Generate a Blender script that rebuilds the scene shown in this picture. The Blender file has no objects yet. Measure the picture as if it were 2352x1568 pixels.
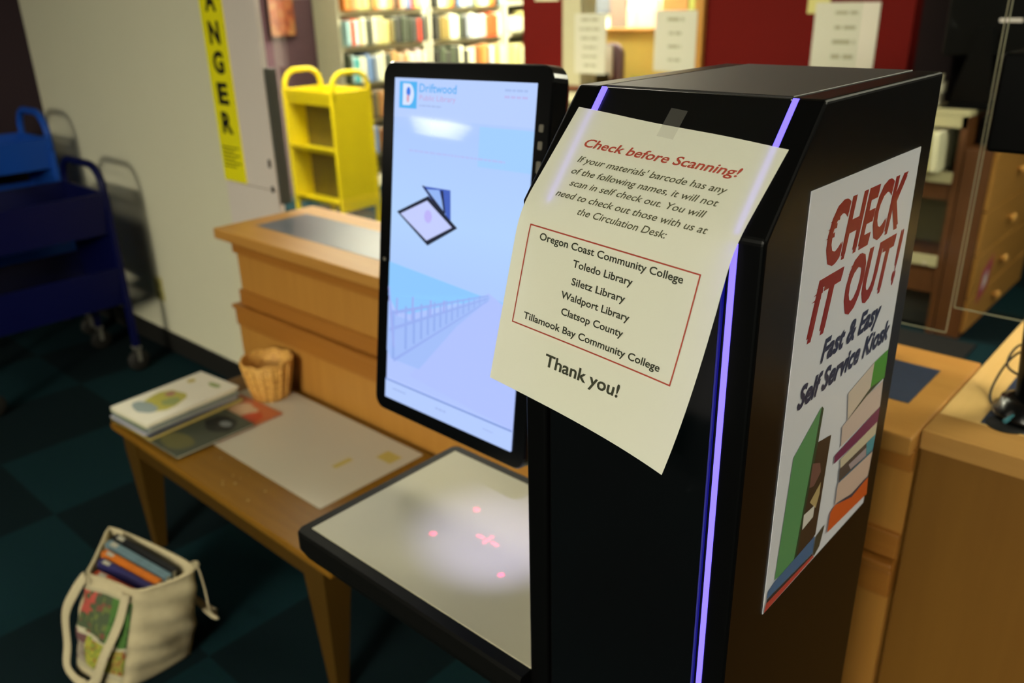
import bpy, bmesh, math, random
from mathutils import Vector, Matrix
random.seed(7)
S = bpy.context.scene
C = S.collection
R = math.radians

# ------------------------------------------------------------------ camera, world, exposure
CAMZ = 1.58
YAW, PITCH, ROLL = -0.741842, -0.391586, -0.0225720
fwd = Vector((math.sin(YAW)*math.cos(PITCH), math.cos(YAW)*math.cos(PITCH), math.sin(PITCH)))
rgt = Vector((math.cos(YAW), -math.sin(YAW), 0)); up = rgt.cross(fwd)
rgt, up = rgt*math.cos(ROLL)+up*math.sin(ROLL), -rgt*math.sin(ROLL)+up*math.cos(ROLL)
cam_d = bpy.data.cameras.new('camera'); cam = bpy.data.objects.new('camera', cam_d); C.objects.link(cam)
M = Matrix((rgt, up, -fwd)).transposed().to_4x4(); M.translation = (0, 0, CAMZ)
cam.matrix_world = M
cam_d.sensor_width = 36; cam_d.lens = 1926.6/2352*36; cam_d.clip_start = .02; cam_d.clip_end = 100
cam_d.dof.use_dof = True; cam_d.dof.focus_distance = .74; cam_d.dof.aperture_fstop = 5.0
S.camera = cam
w = bpy.data.worlds.new('world'); S.world = w; w.use_nodes = True
bg = w.node_tree.nodes['Background']; bg.inputs[0].default_value = (1, .86, .6, 1); bg.inputs[1].default_value = .025
S.view_settings.view_transform = 'Standard'; S.view_settings.look = 'None'
S.view_settings.gamma = 1; S.view_settings.exposure = 0; S.view_settings.use_curve_mapping = False
LIGHT_COL = (1, .945, .75)

# ------------------------------------------------------------------ helpers
def lin(h):
    h = h.lstrip('#'); v = [int(h[i:i+2], 16)/255 for i in (0, 2, 4)]
    return tuple(c/12.92 if c <= .04045 else ((c+.055)/1.055)**2.4 for c in v)+(1,)
MATS = {}
def mat(name, hx, rough=.6, var=.06, scale=25, metal=0, spec=.4, bump=0, emit=0, coat=0):
    if name in MATS: return MATS[name]
    m = bpy.data.materials.new(name); m.use_nodes = True; nt = m.node_tree; p = nt.nodes['Principled BSDF']
    c = lin(hx)
    if emit:
        p.inputs['Base Color'].default_value = (.02, .02, .02, 1)
        p.inputs['Emission Color'].default_value = c; p.inputs['Emission Strength'].default_value = emit
    else:
        tc = nt.nodes.new('ShaderNodeTexCoord'); n = nt.nodes.new('ShaderNodeTexNoise'); n.inputs['Scale'].default_value = scale
        n.inputs['Detail'].default_value = 3
        mx = nt.nodes.new('ShaderNodeMix'); mx.data_type = 'RGBA'
        mx.inputs[6].default_value = tuple(x*(1-var) for x in c[:3])+(1,); mx.inputs[7].default_value = tuple(min(1, x*(1+var)) for x in c[:3])+(1,)
        nt.links.new(tc.outputs['Object'], n.inputs['Vector']); nt.links.new(n.outputs['Fac'], mx.inputs[0])
        nt.links.new(mx.outputs[2], p.inputs['Base Color'])
        if bump:
            b = nt.nodes.new('ShaderNodeBump'); b.inputs['Strength'].default_value = bump; b.inputs['Distance'].default_value = .002
            nt.links.new(n.outputs['Fac'], b.inputs['Height']); nt.links.new(b.outputs[0], p.inputs['Normal'])
    p.inputs['Roughness'].default_value = rough; p.inputs['Metallic'].default_value = metal
    p.inputs['Specular IOR Level'].default_value = spec; p.inputs['Coat Weight'].default_value = coat
    MATS[name] = m; return m
def wood(name, a, b, axis=0, rough=.4, scale=3.0):
    if name in MATS: return MATS[name]
    m = bpy.data.materials.new(name); m.use_nodes = True; nt = m.node_tree; p = nt.nodes['Principled BSDF']
    tc = nt.nodes.new('ShaderNodeTexCoord'); mp = nt.nodes.new('ShaderNodeMapping')
    sc = [14, 14, 14]; sc[axis] = 1.0; mp.inputs['Scale'].default_value = sc
    n = nt.nodes.new('ShaderNodeTexNoise'); n.inputs['Scale'].default_value = scale; n.inputs['Detail'].default_value = 5; n.inputs['Distortion'].default_value = .6
    mx = nt.nodes.new('ShaderNodeMix'); mx.data_type = 'RGBA'; mx.inputs[6].default_value = lin(a); mx.inputs[7].default_value = lin(b)
    L = nt.links.new
    L(tc.outputs['Object'], mp.inputs[0]); L(mp.outputs[0], n.inputs['Vector']); L(n.outputs['Fac'], mx.inputs[0]); L(mx.outputs[2], p.inputs['Base Color'])
    p.inputs['Roughness'].default_value = rough; p.inputs['Specular IOR Level'].default_value = .28
    MATS[name] = m; return m
def glass_mat():
    m = bpy.data.materials.new('clear_acrylic'); m.use_nodes = True; nt = m.node_tree
    for n in list(nt.nodes): nt.nodes.remove(n)
    o = nt.nodes.new('ShaderNodeOutputMaterial'); t = nt.nodes.new('ShaderNodeBsdfTransparent'); g = nt.nodes.new('ShaderNodeBsdfGlossy')
    f = nt.nodes.new('ShaderNodeFresnel'); f.inputs[0].default_value = 1.35; mx = nt.nodes.new('ShaderNodeMixShader')
    t.inputs[0].default_value = (.95, .97, .95, 1); g.inputs['Roughness'].default_value = .02
    mu = nt.nodes.new('ShaderNodeMath'); mu.operation = 'MULTIPLY'; mu.inputs[1].default_value = .22
    nt.links.new(f.outputs[0], mu.inputs[0]); nt.links.new(mu.outputs[0], mx.inputs[0])
    nt.links.new(t.outputs[0], mx.inputs[1]); nt.links.new(g.outputs[0], mx.inputs[2]); nt.links.new(mx.outputs[0], o.inputs[0])
    return m

class MB:
    def __init__(s): s.bm = bmesh.new()
    def box(s, x0, x1, y0, y1, z0, z1, mi=0, bev=0, seg=2):
        b = bmesh.new(); bmesh.ops.create_cube(b, size=1)
        for v in b.verts: v.co = Vector(((x0+x1)/2+v.co.x*(x1-x0), (y0+y1)/2+v.co.y*(y1-y0), (z0+z1)/2+v.co.z*(z1-z0)))
        if bev: bmesh.ops.bevel(b, geom=list(b.edges), offset=bev, segments=seg, profile=.5, affect='EDGES')
        return s.add(b, mi)
    def add(s, b, mi=0, smooth=False, M=None):
        me = bpy.data.meshes.new('t'); 
        if M is not None: b.transform(M)
        for f in b.faces: f.material_index = mi; f.smooth = smooth
        b.to_mesh(me); b.free(); s.bm.from_mesh(me); bpy.data.meshes.remove(me); return s
    def poly(s, pts, mi=0, smooth=False):
        f = s.bm.faces.new([s.bm.verts.new(p) for p in pts]); f.material_index = mi; f.smooth = smooth; return s
    def prism(s, pts, vec, mi=0, bev=0, seg=2):
        b = bmesh.new(); f = b.faces.new([b.verts.new(p) for p in pts])
        r = bmesh.ops.extrude_face_region(b, geom=[f])
        for v in r['geom']:
            if isinstance(v, bmesh.types.BMVert): v.co += Vector(vec)
        bmesh.ops.recalc_face_normals(b, faces=b.faces)
        if bev: bmesh.ops.bevel(b, geom=list(b.edges), offset=bev, segments=seg, profile=.5, affect='EDGES')
        return s.add(b, mi)
    def tube(s, path, r, mi=0, n=10, flat=1.0, caps=True, wide=None):
        b = bmesh.new(); path = [Vector(p) for p in path]; rings = []; prev = None
        for i, p in enumerate(path):
            d = (path[min(i+1, len(path)-1)]-path[max(i-1, 0)]).normalized()
            if prev is None:
                a = Vector((0, 0, 1)) if abs(d.z) < .9 else Vector((1, 0, 0)); a = (a-d*a.dot(d)).normalized()
            else: a = (prev-d*prev.dot(d)).normalized()
            if wide is not None: a = (Vector(wide)-d*d.dot(Vector(wide))).normalized()
            prev = a; c = d.cross(a); rr = r[i] if isinstance(r, (list, tuple)) else r
            rings.append([b.verts.new(p+a*math.cos(2*math.pi*k/n)*rr+c*math.sin(2*math.pi*k/n)*rr*flat) for k in range(n)])
        for i in range(len(rings)-1):
            for k in range(n): b.faces.new((rings[i][k], rings[i][(k+1) % n], rings[i+1][(k+1) % n], rings[i+1][k]))
        if caps: b.faces.new(rings[0][::-1]); b.faces.new(rings[-1])
        bmesh.ops.recalc_face_normals(b, faces=b.faces)
        return s.add(b, mi, True)
    def lathe(s, prof, cx, cy, mi=0, n=32, axis='z', cz=0):
        b = bmesh.new(); rings = []
        for r_, h in prof:
            ring = []
            for k in range(n):
                a = 2*math.pi*k/n; c_, s_ = r_*math.cos(a), r_*math.sin(a)
                ring.append(b.verts.new({'z': (cx+c_, cy+s_, cz+h), 'x': (cx+h, cy+c_, cz+s_), 'y': (cx+c_, cy+h, cz+s_)}[axis]))
            rings.append(ring)
        for i in range(len(rings)-1):
            for k in range(n): b.faces.new((rings[i][k], rings[i][(k+1) % n], rings[i+1][(k+1) % n], rings[i+1][k]))
        b.faces.new(rings[0][::-1]); b.faces.new(rings[-1])
        bmesh.ops.recalc_face_normals(b, faces=b.faces)
        return s.add(b, mi, True)
    def grid(s, fn, nu, nv, mi=0, smooth=True):
        V = [[s.bm.verts.new(fn(i/nu, j/nv)) for j in range(nv+1)] for i in range(nu+1)]
        for i in range(nu):
            for j in range(nv):
                f = s.bm.faces.new((V[i][j], V[i+1][j], V[i+1][j+1], V[i][j+1])); f.smooth = smooth
                f.material_index = mi(i/nu, j/nv) if callable(mi) else mi
        return s
    def build(s, name, mats, parent=None, inv=True):
        me = bpy.data.meshes.new(name)
        if not isinstance(mats, (list, tuple)): mats = [mats]
        for m in mats: me.materials.append(m)
        o = bpy.data.objects.new(name, me); C.objects.link(o)
        if parent is not None:
            if inv:
                q = parent; T = Matrix.Identity(4)
                while q is not None: T = q.matrix_basis @ T; q = q.parent
                s.bm.transform(T.inverted())
            o.parent = parent
        else:
            vs = s.bm.verts
            x = (min(v.co.x for v in vs)+max(v.co.x for v in vs))/2; y = (min(v.co.y for v in vs)+max(v.co.y for v in vs))/2; z = min(v.co.z for v in vs)
            s.bm.transform(Matrix.Translation((-x, -y, -z))); o.location = (x, y, z)
        s.bm.to_mesh(me); s.bm.free(); return o
def tag(o, label, cat, group=None):
    o['label'] = label; o['category'] = cat
    if group: o['group'] = group
    return o
def thing(name, label, cat, loc=(0, 0, 0), rz=0, group=None):
    o = bpy.data.objects.new(name, None); C.objects.link(o); o.location = loc; o.rotation_euler = (0, 0, rz)
    o.empty_display_size = .1
    return tag(o, label, cat, group)
def struct(name, mb, mats):
    o = mb.build(name, mats); o['kind'] = 'structure'; return o

# text -> triangles in a 2D frame (cap height 1, left bottom at 0,0 ; bounds normalised in x)
def glyphs(txt, bold=0, shear=0):
    cu = bpy.data.curves.new('t', 'FONT'); cu.body = txt; cu.size = 1; cu.offset = bold; cu.shear = shear; cu.resolution_u = 3
    o = bpy.data.objects.new('t', cu); C.objects.link(o)
    dg = bpy.context.evaluated_depsgraph_get(); e = o.evaluated_get(dg); me = e.to_mesh()
    V = [(v.co.x, v.co.y) for v in me.vertices]; F = [tuple(p.vertices) for p in me.polygons]
    e.to_mesh_clear(); bpy.data.objects.remove(o); bpy.data.curves.remove(cu)
    return V, F
CAP = None
def cap():
    global CAP
    if CAP is None: V, F = glyphs('H'); CAP = max(v[1] for v in V)
    return CAP
def text(mb, txt, mapf, x0, x1, base, caph, mi=0, bold=0, shear=0, skew=0, fat=0):
    """letters between x0 and x1 on a baseline; mapf(x, y) gives the point in space; y runs down the sheet"""
    V, F = glyphs(txt, bold, shear); mn = min(v[0] for v in V); mxx = max(v[0] for v in V); k = caph/cap()
    e = (x1-x0)*.02; o_ = mapf(x0, base); nv = -((mapf(x0+e, base)-o_).cross(mapf(x0, base+e)-o_)).normalized()
    for n_, (ox, oy) in enumerate(((0, 0),)+((( fat, 0), (fat/2, fat*.7)) if fat else ())):
        vs = [mb.bm.verts.new(mapf(x0+(x-mn)/(mxx-mn)*(x1-x0)+ox, base+skew*(x-mn)/(mxx-mn)-y*k+oy)+nv*(n_*.00007)) for x, y in V]
        for f in F: mb.bm.faces.new([vs[i] for i in f]).material_index = mi
def greek(mb, mapf, x0, x1, base, h, mi=0, seed=1):
    """an unreadable printed line: a row of short word-long bars"""
    rr = random.Random(seed); x = x0
    while x < x1-h*.4:
        e = min(x1, x+h*rr.uniform(1.5, 4.5)); mb.poly([mapf(x, base-h), mapf(e, base-h), mapf(e, base), mapf(x, base)][::-1], mi); x = e+h*.6

# ------------------------------------------------------------------ ceiling lamps, added fill lights among them
m_ceil = mat('ceiling_tile', 'D8D4C4', .9)
def lamp_panel(x, y, strength, label, lx=1.2, ly=.6):
    t = thing('ceiling_light', label, 'ceiling light', (x, y, 2.75), 0, 'fluorescent ceiling troffers')
    f = MB(); z0, z1 = 2.70, 2.75
    for a in ((x-lx/2-.03, x+lx/2+.03, y-ly/2-.03, y-ly/2), (x-lx/2-.03, x+lx/2+.03, y+ly/2, y+ly/2+.03), (x-lx/2-.03, x-lx/2, y-ly/2, y+ly/2), (x+lx/2, x+lx/2+.03, y-ly/2, y+ly/2)):
        f.box(*a, z0, z1)
    f.build('frame', mat('white_enamel', 'E6E2D6', .5), t)
    nm = 'lamp_%g' % strength
    if nm not in MATS:
        m = mat(nm, 'FFFFFF', emit=strength); m.node_tree.nodes['Principled BSDF'].inputs['Emission Color'].default_value = LIGHT_COL+(1,)
    MB().box(x-lx/2, x+lx/2, y-ly/2, y+ly/2, 2.665, 2.70).build('diffuser', MATS[nm], t)
lamp_panel(1.0, -5.6, 255, 'bright fluorescent troffer far behind the camera, nearer of the two beside the aisle')
lamp_panel(2.2, -7.3, 255, 'bright fluorescent troffer far behind the camera, farther of the two beside the aisle')
lamp_panel(2.6, 1.0, 16, 'added fill light on the ceiling right of the kiosk')  # unseen lamp added to brighten the poster on the tower side
lamp_panel(1.0, 3.0, 46, 'fluorescent troffer on the ceiling above the staff desk')
lamp_panel(-4.3, 2.5, 55, 'fluorescent troffer on the ceiling above the yellow cart')
lamp_panel(-5.85, 4.7, 30, 'fluorescent troffer on the ceiling over the near end of the bookcases')
lamp_panel(-4.9, 5.8, 175, 'fluorescent troffer on the ceiling in the aisle of the bookcases')
lamp_panel(-2.7, 3.0, 17, 'fluorescent troffer on the ceiling in front of the red wall')
lamp_panel(-.5, -2.1, 33, 'added fill light on the ceiling a little behind the camera')  # unseen lamp added to brighten the paper notice and tray pad
lamp_panel(-2.9, -.5, 6, 'dim fluorescent troffer on the ceiling left of the camera')
lamp_panel(-5.0, 8.7, 45, 'fluorescent troffer on the ceiling at the far end of the bookcase aisle')
lamp_panel(-3.6, 5.6, 6, 'fluorescent troffer on the ceiling of the office behind the window')
for i, (x, y) in enumerate(((-17.5, -12.4), (-19.5, -14.0), (-22, -16))):
    lamp_panel(x, y, 14, 'fluorescent troffer at the far end of the hall, %s of three in a row' % ('nearest', 'middle', 'farthest')[i], 1.6, .7)

# ------------------------------------------------------------------ setting
def carpet():
    m = bpy.data.materials.new('carpet_tiles'); m.use_nodes = True; nt = m.node_tree; p = nt.nodes['Principled BSDF']; L = nt.links.new
    g = nt.nodes.new('ShaderNodeNewGeometry'); mp = nt.nodes.new('ShaderNodeMapping'); mp.inputs['Location'].default_value = (2.76, -.72, .25)
    ck = nt.nodes.new('ShaderNodeTexChecker'); ck.inputs['Scale'].default_value = 2.0
    ck.inputs['Color1'].default_value = lin('0A2328'); ck.inputs['Color2'].default_value = lin('061519')
    n = nt.nodes.new('ShaderNodeTexNoise'); n.inputs['Scale'].default_value = 220; n.inputs['Detail'].default_value = 4
    mx = nt.nodes.new('ShaderNodeMix'); mx.data_type = 'RGBA'; mx.blend_type = 'MULTIPLY'; mx.inputs[0].default_value = .7
    L(g.outputs['Position'], mp.inputs[0]); L(mp.outputs[0], ck.inputs['Vector']); L(g.outputs['Position'], n.inputs['Vector'])
    L(ck.outputs['Color'], mx.inputs[6]); L(n.outputs['Color'], mx.inputs[7])
    mu = nt.nodes.new('ShaderNodeMix'); mu.data_type = 'RGBA'; mu.blend_type = 'MULTIPLY'; mu.inputs[0].default_value = 1; mu.inputs[7].default_value = (1.7, 1.7, 1.7, 1)
    L(mx.outputs[2], mu.inputs[6]); L(mu.outputs[2], p.inputs['Base Color'])
    b = nt.nodes.new('ShaderNodeBump'); b.inputs['Strength'].default_value = .4; b.inputs['Distance'].default_value = .003
    L(n.outputs['Fac'], b.inputs['Height']); L(b.outputs[0], p.inputs['Normal'])
    p.inputs['Roughness'].default_value = .95; p.inputs['Specular IOR Level'].default_value = .1
    return m
struct('floor', MB().box(-25, 6, -18, 12, -.1, 0), carpet())
struct('ceiling', MB().box(-25, 6, -18, 12, 2.75, 2.85), m_ceil)
m_wall = mat('cream_wall', 'D9D5BA', .75, .03, 3, bump=.05)
m_plum = mat('plum_wall', '563C44', .8, .04, 3)
m_red = mat('red_wall', '580B08', .8, .04, 3, spec=.1)
m_trimwhite = mat('pale_post', 'DACFC6', .6, .03, 4)
m_dark = mat('black_rubber', '14130F', .7)
struct('wall_left', MB().box(-4.9, -3.045, 1.69, 1.83, 0, 2.75), m_wall)
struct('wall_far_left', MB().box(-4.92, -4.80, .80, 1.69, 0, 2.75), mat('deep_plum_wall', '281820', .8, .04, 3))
struct('baseboard_left', MB().box(-4.8, -2.55, 1.678, 1.69, 0, .10, bev=.003), m_dark)
# end post of the wall that guides the roll-down shutter
struct('trim_1', MB().box(-3.045, -2.69, 1.682, 1.705, 0, .93).box(-3.045, -2.69, 1.684, 1.705, .933, 2.75), m_trimwhite)
struct('trim_2', MB().box(-2.692, -2.672, 1.688, 1.700, .885, 1.362, 0, .002).box(-2.688, -2.676, 1.70, 1.728, .885, 1.362), mat('grey_steel', '55544C', .45, metal=.3))
struct('wall_back', MB().box(-6.47, -6.35, 2.2, 9.5, 0, 2.75), m_plum)
struct('wall_far_back', MB().box(-6.47, 3.2, 9.5, 9.6, 0, 2.75), m_wall)
mb = MB()
for a in ((-4.40, -3.99, 0, 2.75), (-2.87, -1.62, 0, 2.75), (-3.99, -2.87, 0, .97), (-3.99, -2.87, 2.15, 2.75)):
    mb.box(a[0], a[1], 5.0, 5.12, a[2], a[3])
struct('wall_red', mb, m_red)
struct('wall_right_back', MB().box(-1.70, 3.2, 6.3, 6.4, 0, 2.75).box(-1.70, -1.63, 5.12, 6.3, 0, 2.75), mat('dark_plum_wall', '2A1C1E', .8))
m_maple = wood('maple', 'BC8A45', 'A87433', 0)
m_maple_y = wood('maple_across', 'C9964E', 'B57F3A', 1)
m_maple_z = wood('maple_upright', 'B8843C', 'A36E2E', 2)
m_cream = mat('cream_enamel', 'CFC9A8', .5, .03)
m_glass = glass_mat()
win = MB().box(-3.99, -3.83, 4.96, 5.14, .97, 2.15, 0).box(-2.93, -2.87, 4.96, 5.14, .97, 2.15, 1).box(-3.83, -2.93, 4.96, 5.14, 2.09, 2.15, 1).box(-4.02, -2.84, 4.93, 5.14, .935, .97, 2, .004)
win = struct('window_1', win, [mat('cream_jamb', 'AAA488', .6, .03), m_maple_z, wood('red_brown_sill', '6A3A26', '552C1C', 0)])
MB().box(-3.83, -2.93, 5.04, 5.046, .97, 2.09).build('window_pane', m_glass, win)
struct('wall_office', MB().box(-5.35, -1.7, 6.40, 6.48, 0, 2.75), m_wall)

# ------------------------------------------------------------------ self checkout kiosk
k = .269
XL, XR, YF, YT, YB = -.512, -.269, .577, .660, .945
ZT, ZK = 1.500, 1.404
m_black = mat('black_powder_coat', '060606', .32, .1, 200, spec=.12)
m_blackg = mat('black_gloss', '060607', .22, .02, spec=.5)
m_led = mat('violet_led', '7060FF', emit=2.2)
m_blue_line = mat('dim_blue_line', '1A1AD0', emit=.28)
kiosk = thing('self_checkout_kiosk', 'black self checkout tower with slanted head, tray and upright screen', 'kiosk', (-.39, .76, 0))
def prof(dy=0, dz=0):
    return [(YF+dy, .06), (YF+dy, ZK-dz*.4), (YT+dy*.5, ZT-dz), (YB, ZT-dz), (YB, .06)]
def side(x0, x1, nm):
    p = prof(); MB().prism([(x0, a, b) for a, b in p], (x1-x0, 0, 0), 0, .0035, 3).build(nm, m_black, kiosk)
side(-.2975, XR, 'side_panel'); side(XL, -.4845, 'side_panel')
p = prof(.004, .0012)
MB().prism([(-.4835, a, b) for a, b in p], (.185, 0, 0), 0, .0015, 2).build('front_cover', mat('black_satin_sheet', '060606', .30, .1, 200, spec=.4), kiosk)
MB().box(-.4832, -.2988, YT+.006, YB-.001, ZT-.004, ZT+.0004, 0, .0006, 1).build('top_cover', mat('sheen_grey_sheet', '1C1A18', .5, .08, 150, spec=.7), kiosk)  # greyer than the black body: the top's glare is put into the colour
MB().box(-.4835+.004, -.2985-.004, YF+.001, YF+.006, .10, ZK-.03, 0, .001).build('front_panel', m_blackg, kiosk)
MB().box(XL+.01, XR-.01, YF+.015, YB-.015, 0, .06).build('plinth', m_dark, kiosk)
sd = Vector((0, YT-YF, ZT-ZK)).normalized(); sn = Vector((0, -sd.z, sd.y))
def strip(x, wdt, mi, nm, a0, a1, vert=None, m=m_led):
    b = MB(); A = Vector((x, YF, ZK))
    L_ = math.hypot(YT-YF, ZT-ZK)
    for (s0, s1) in ((a0, a1),):
        P = [A+sd*s0*L_-sn*.0032, A+sd*s1*L_-sn*.0032]
        b.prism([P[0]+Vector((-wdt/2, 0, 0)), P[0]+Vector((wdt/2, 0, 0)), P[1]+Vector((wdt/2, 0, 0)), P[1]+Vector((-wdt/2, 0, 0))], sn*.0035)
    if vert: b.box(x-wdt/2, x+wdt/2, YF-.0012, YF+.003, vert, ZK-.004)
    return b.build(nm, m, kiosk)
strip(-.2935, .0052, 0, 'led_strip', .02, .995, .10)
strip(-.4805, .0052, 0, 'led_strip', .02, .995)
MB().box(-.3023, -.3007, YF-.0004, YF+.003, .10, ZK-.03).build('blue_line', m_blue_line, kiosk)  # thin dim blue line left of the violet strip
# tray
TX0, TX1, TY0, TY1, TZ = -.952, -.5125, .580, .884, .838
def rrect(x0, x1, y0, y1, r, n=5, corners=(1, 1, 1, 1)):
    out = []
    for i, (cx, cy, a) in enumerate(((x1-r, y1-r, 0), (x0+r, y1-r, 90), (x0+r, y0+r, 180), (x1-r, y0+r, 270))):
        if not corners[i]: out.append((cx+(r if i in (0, 3) else -r), cy+(r if i in (0, 1) else -r))); continue
        for q in range(n+1): t = R(a+90*q/n); out.append((cx+r*math.cos(t), cy+r*math.sin(t)))
    return out
def loft(mb, rings, mi=0, smooth=False):
    b = bmesh.new(); V = [[b.verts.new(p) for p in r_] for r_ in rings]; n = len(V[0])
    for i in range(len(V)-1):
        for q in range(n): b.faces.new((V[i][q], V[i][(q+1) % n], V[i+1][(q+1) % n], V[i+1][q]))
    b.faces.new(V[0][::-1]); b.faces.new(V[-1]); bmesh.ops.recalc_face_normals(b, faces=b.faces)
    return mb.add(b, mi, smooth)
def ring(g, r, z): return [(x, y, z) for x, y in rrect(TX0-g, TX1, TY0-g, TY1+g, r, 5, (0, 1, 1, 0))]
tray = loft(MB(), [ring(.012, .012, TZ-.048), ring(.020, .016, TZ-.030), ring(.020, .016, TZ-.004), ring(.017, .013, TZ)]).build('tray', mat('charcoal_plastic', '0C0C0B', .5, .08, 120, spec=.06), kiosk)
MB().box(TX0, TX1, TY0, TY1, TZ, TZ+.0015, 0, .0005).build('scan_pad', mat('white_laminate', 'AEA992', .5, .02, 8, spec=.25), tray)
MB().box(-.575, -.5125, .68, .86, TZ-.16, TZ-.046).build('tray_bracket', m_black, tray)
MB().box(-.531, -.5125, .608, .69, 1.325, 1.375, 0, .006).build('scanner_module', m_black, kiosk)
# screen
k3 = 1.3
P0 = Vector((-.804*k3, .682*k3, CAMZ-.088*k3)); wu = Vector((.231, -.009, .005)).normalized(); hv = Vector((.012, -.06, -.397)); hv = (hv-wu*hv.dot(wu)).normalized()
nn = hv.cross(wu).normalized()
if nn.y > 0: nn = -nn
SW, SH = .3006, .5222
def sp(x, y, d=0): return P0+wu*x+hv*y+nn*d
def srr(x0, x1, y0, y1, r, d): return [sp(a, b, d) for a, b in rrect(x0, x1, y0, y1, r, 6)]
mon = loft(MB(), [srr(-.020, .317, -.014, .538, .02, -.045), srr(-.030, .327, -.024, .548, .022, -.030), srr(-.030, .327, -.024, .548, .022, -.003), srr(-.028, .325, -.022, .546, .020, .0)], 0).build('monitor_housing', m_blackg, kiosk)
# picture shown on the screen: one mesh, one material per colour
SC = []
def scol(hx, e=1.0):
    n_ = 'screen_'+hx
    if n_ not in MATS:
        m = mat(n_, hx, emit=e); pr = m.node_tree.nodes['Principled BSDF']; pr.inputs['Roughness'].default_value = .035; pr.inputs['Specular IOR Level'].default_value = .5
    if MATS[n_] not in SC: SC.append(MATS[n_])
    return SC.index(MATS[n_])
def screen_base():
    m = mat('screen_base', 'B4D2FF', emit=1.0); nt = m.node_tree; pr = nt.nodes['Principled BSDF']
    tc = nt.nodes.new('ShaderNodeTexCoord'); sx = nt.nodes.new('ShaderNodeSeparateXYZ'); cr = nt.nodes.new('ShaderNodeValToRGB')
    nt.links.new(tc.outputs['UV'], sx.inputs[0]); nt.links.new(sx.outputs['Y'], cr.inputs[0])
    e = cr.color_ramp.elements; e[0].position = 0; e[0].color = lin('B2C6FF'); e[1].position = 1; e[1].color = lin('BACFFF')
    for ps, cl in ((.30, 'AEC3FE'), (.41, 'ADCBFF'), (.6, 'B2D3FF'), (.85, 'AECBFF')):
        q = e.new(ps); q.color = lin(cl)
    nt.links.new(cr.outputs[0], pr.inputs['Emission Color']); pr.inputs['Roughness'].default_value = .035; pr.inputs['Specular IOR Level'].default_value = .5
    SC.append(m)
screen_base()
mb = MB(); mb.poly([sp(0, SH, .0003), sp(SW, SH, .0003), sp(SW, 0, .0003), sp(0, 0, .0003)], 0)
uvl = mb.bm.loops.layers.uv.new('UVMap')
for f in mb.bm.faces:
    for l, uv in zip(f.loops, ((0, 0), (1, 0), (1, 1), (0, 1))): l[uvl].uv = uv
LV = [.0004]
def patch(pts, hx, e=1.0):
    LV[0] += .00004; mb.poly([sp(x, y, LV[0]) for x, y in pts], scol(hx, e))
def rect(x0, x1, y0, y1, hx, e=1.0): patch([(x0, y0), (x1, y0), (x1, y1), (x0, y1)], hx, e)
def ell(cx, cy, rx, ry, hx, e=1.0, n=24): patch([(cx+rx*math.cos(2*math.pi*i/n), cy+ry*math.sin(2*math.pi*i/n)) for i in range(n)], hx, e)
def stext(t, x0, x1, b, c, hx, bold=0):
    LV[0] += .00004; text(mb, t, lambda x, y: sp(x, y, LV[0]), x0, x1, b, c, scol(hx), bold)
def sgreek(x0, x1, b, h, hx): LV[0] += .00004; greek(mb, lambda x, y: sp(x, y, LV[0]), x0, x1, b, h, scol(hx), int(b*1e4))
rect(0, SW, 0, .058, 'B8D0FF')
rect(.195, SW, .062, .118, 'A2CFFF')
rect(.012, .054, .005, .0445, '4FB4F4'); ell(.034, .024, .013, .016, 'D9E6FF'); rect(.0205, .031, .008, .040, 'D9E6FF'); ell(.034, .020, .005, .007, '3C7CE8'); ell(.033, .030, .003, .006, 'D8A0B8')
stext('Driftwood', .060, .143, .0195, .0120, '58AEF2', .012)
stext('Public Library', .061, .142, .0315, .0078, 'C3A6D8')
sgreek(.061, .112, .0405, .0024, 'A6BCEB')
sgreek(.241, .286, .0125, .0030, 'A6BEF0'); sgreek(.241, .286, .0215, .0034, 'BCBCF0')
sgreek(.040, .250, .1085, .0030, 'B2C0F6')
# device icon: tray with the tower behind it
patch([(.0742, .1581), (.1404, .1576), (.1445, .210), (.136, .206)], '3F5FC0'); patch([(.086, .162), (.115, .160), (.133, .196)], '93B6F6')
patch([(.118, .160), (.124, .160), (.131, .192), (.128, .194)], '101A3A'); patch([(.0742, .1575), (.0795, .1575), (.131, .193), (.128, .198)], '101A3A')
patch([(.0154, .205), (.0905, .1717), (.1598, .2116), (.0932, .248)], '0E1830'); patch([(.0245, .207), (.0885, .1790), (.1475, .2122), (.0905, .2405)], 'C4CEFF')
ell(.092, .203, .009, .010, 'BDB4FA')
# boardwalk picture: sea, path, fence
patch([(0, .2885), (.297, .308), (.2335, .300), (.165, .325), (.105, .347), (.055, .366), (.02, .366), (0, .345)], '8CC8FF')
patch([(.2335, .2955), (SW, .320), (SW, .489), (.06, .470)], 'B0C2FF')
patch([(0, .355), (.02, .376), (.06, .375), (.12, .350), (.235, .298), (.238, .303), (.17, .36), (.085, .452), (.012, .452), (0, .44)], 'A2BEFA')
for i in range(15):
    t = i/14; x = .012+.215*(t**.72); y0 = .368-.064*(t**.72)-.004*(i % 2); y1 = .452-.142*(t**.66); ww = .0042*(1-t)+.0012
    patch([(x, y0), (x+ww, y0), (x+ww*1.6, y1), (x+ww*.4, y1)], '90ACF0')
for a, b in (((.006, .372), (.234, .2985)), ((.006, .40), (.235, .3025)), ((.02, .450), (.236, .3055))):
    patch([a, b, (b[0], b[1]+.0015), (a[0], a[1]+.006)], '96AEF2')
for x, y, h_ in ((.022, .345, .03), (.062, .335, .04), (.106, .332, .026), (.137, .326, .018)): rect(x, x+.0045, y, y+h_, '9CACF0')
patch([(0, .33), (.004, .33), (.022, .43), (.017, .43)], '9CACF0')
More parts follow.
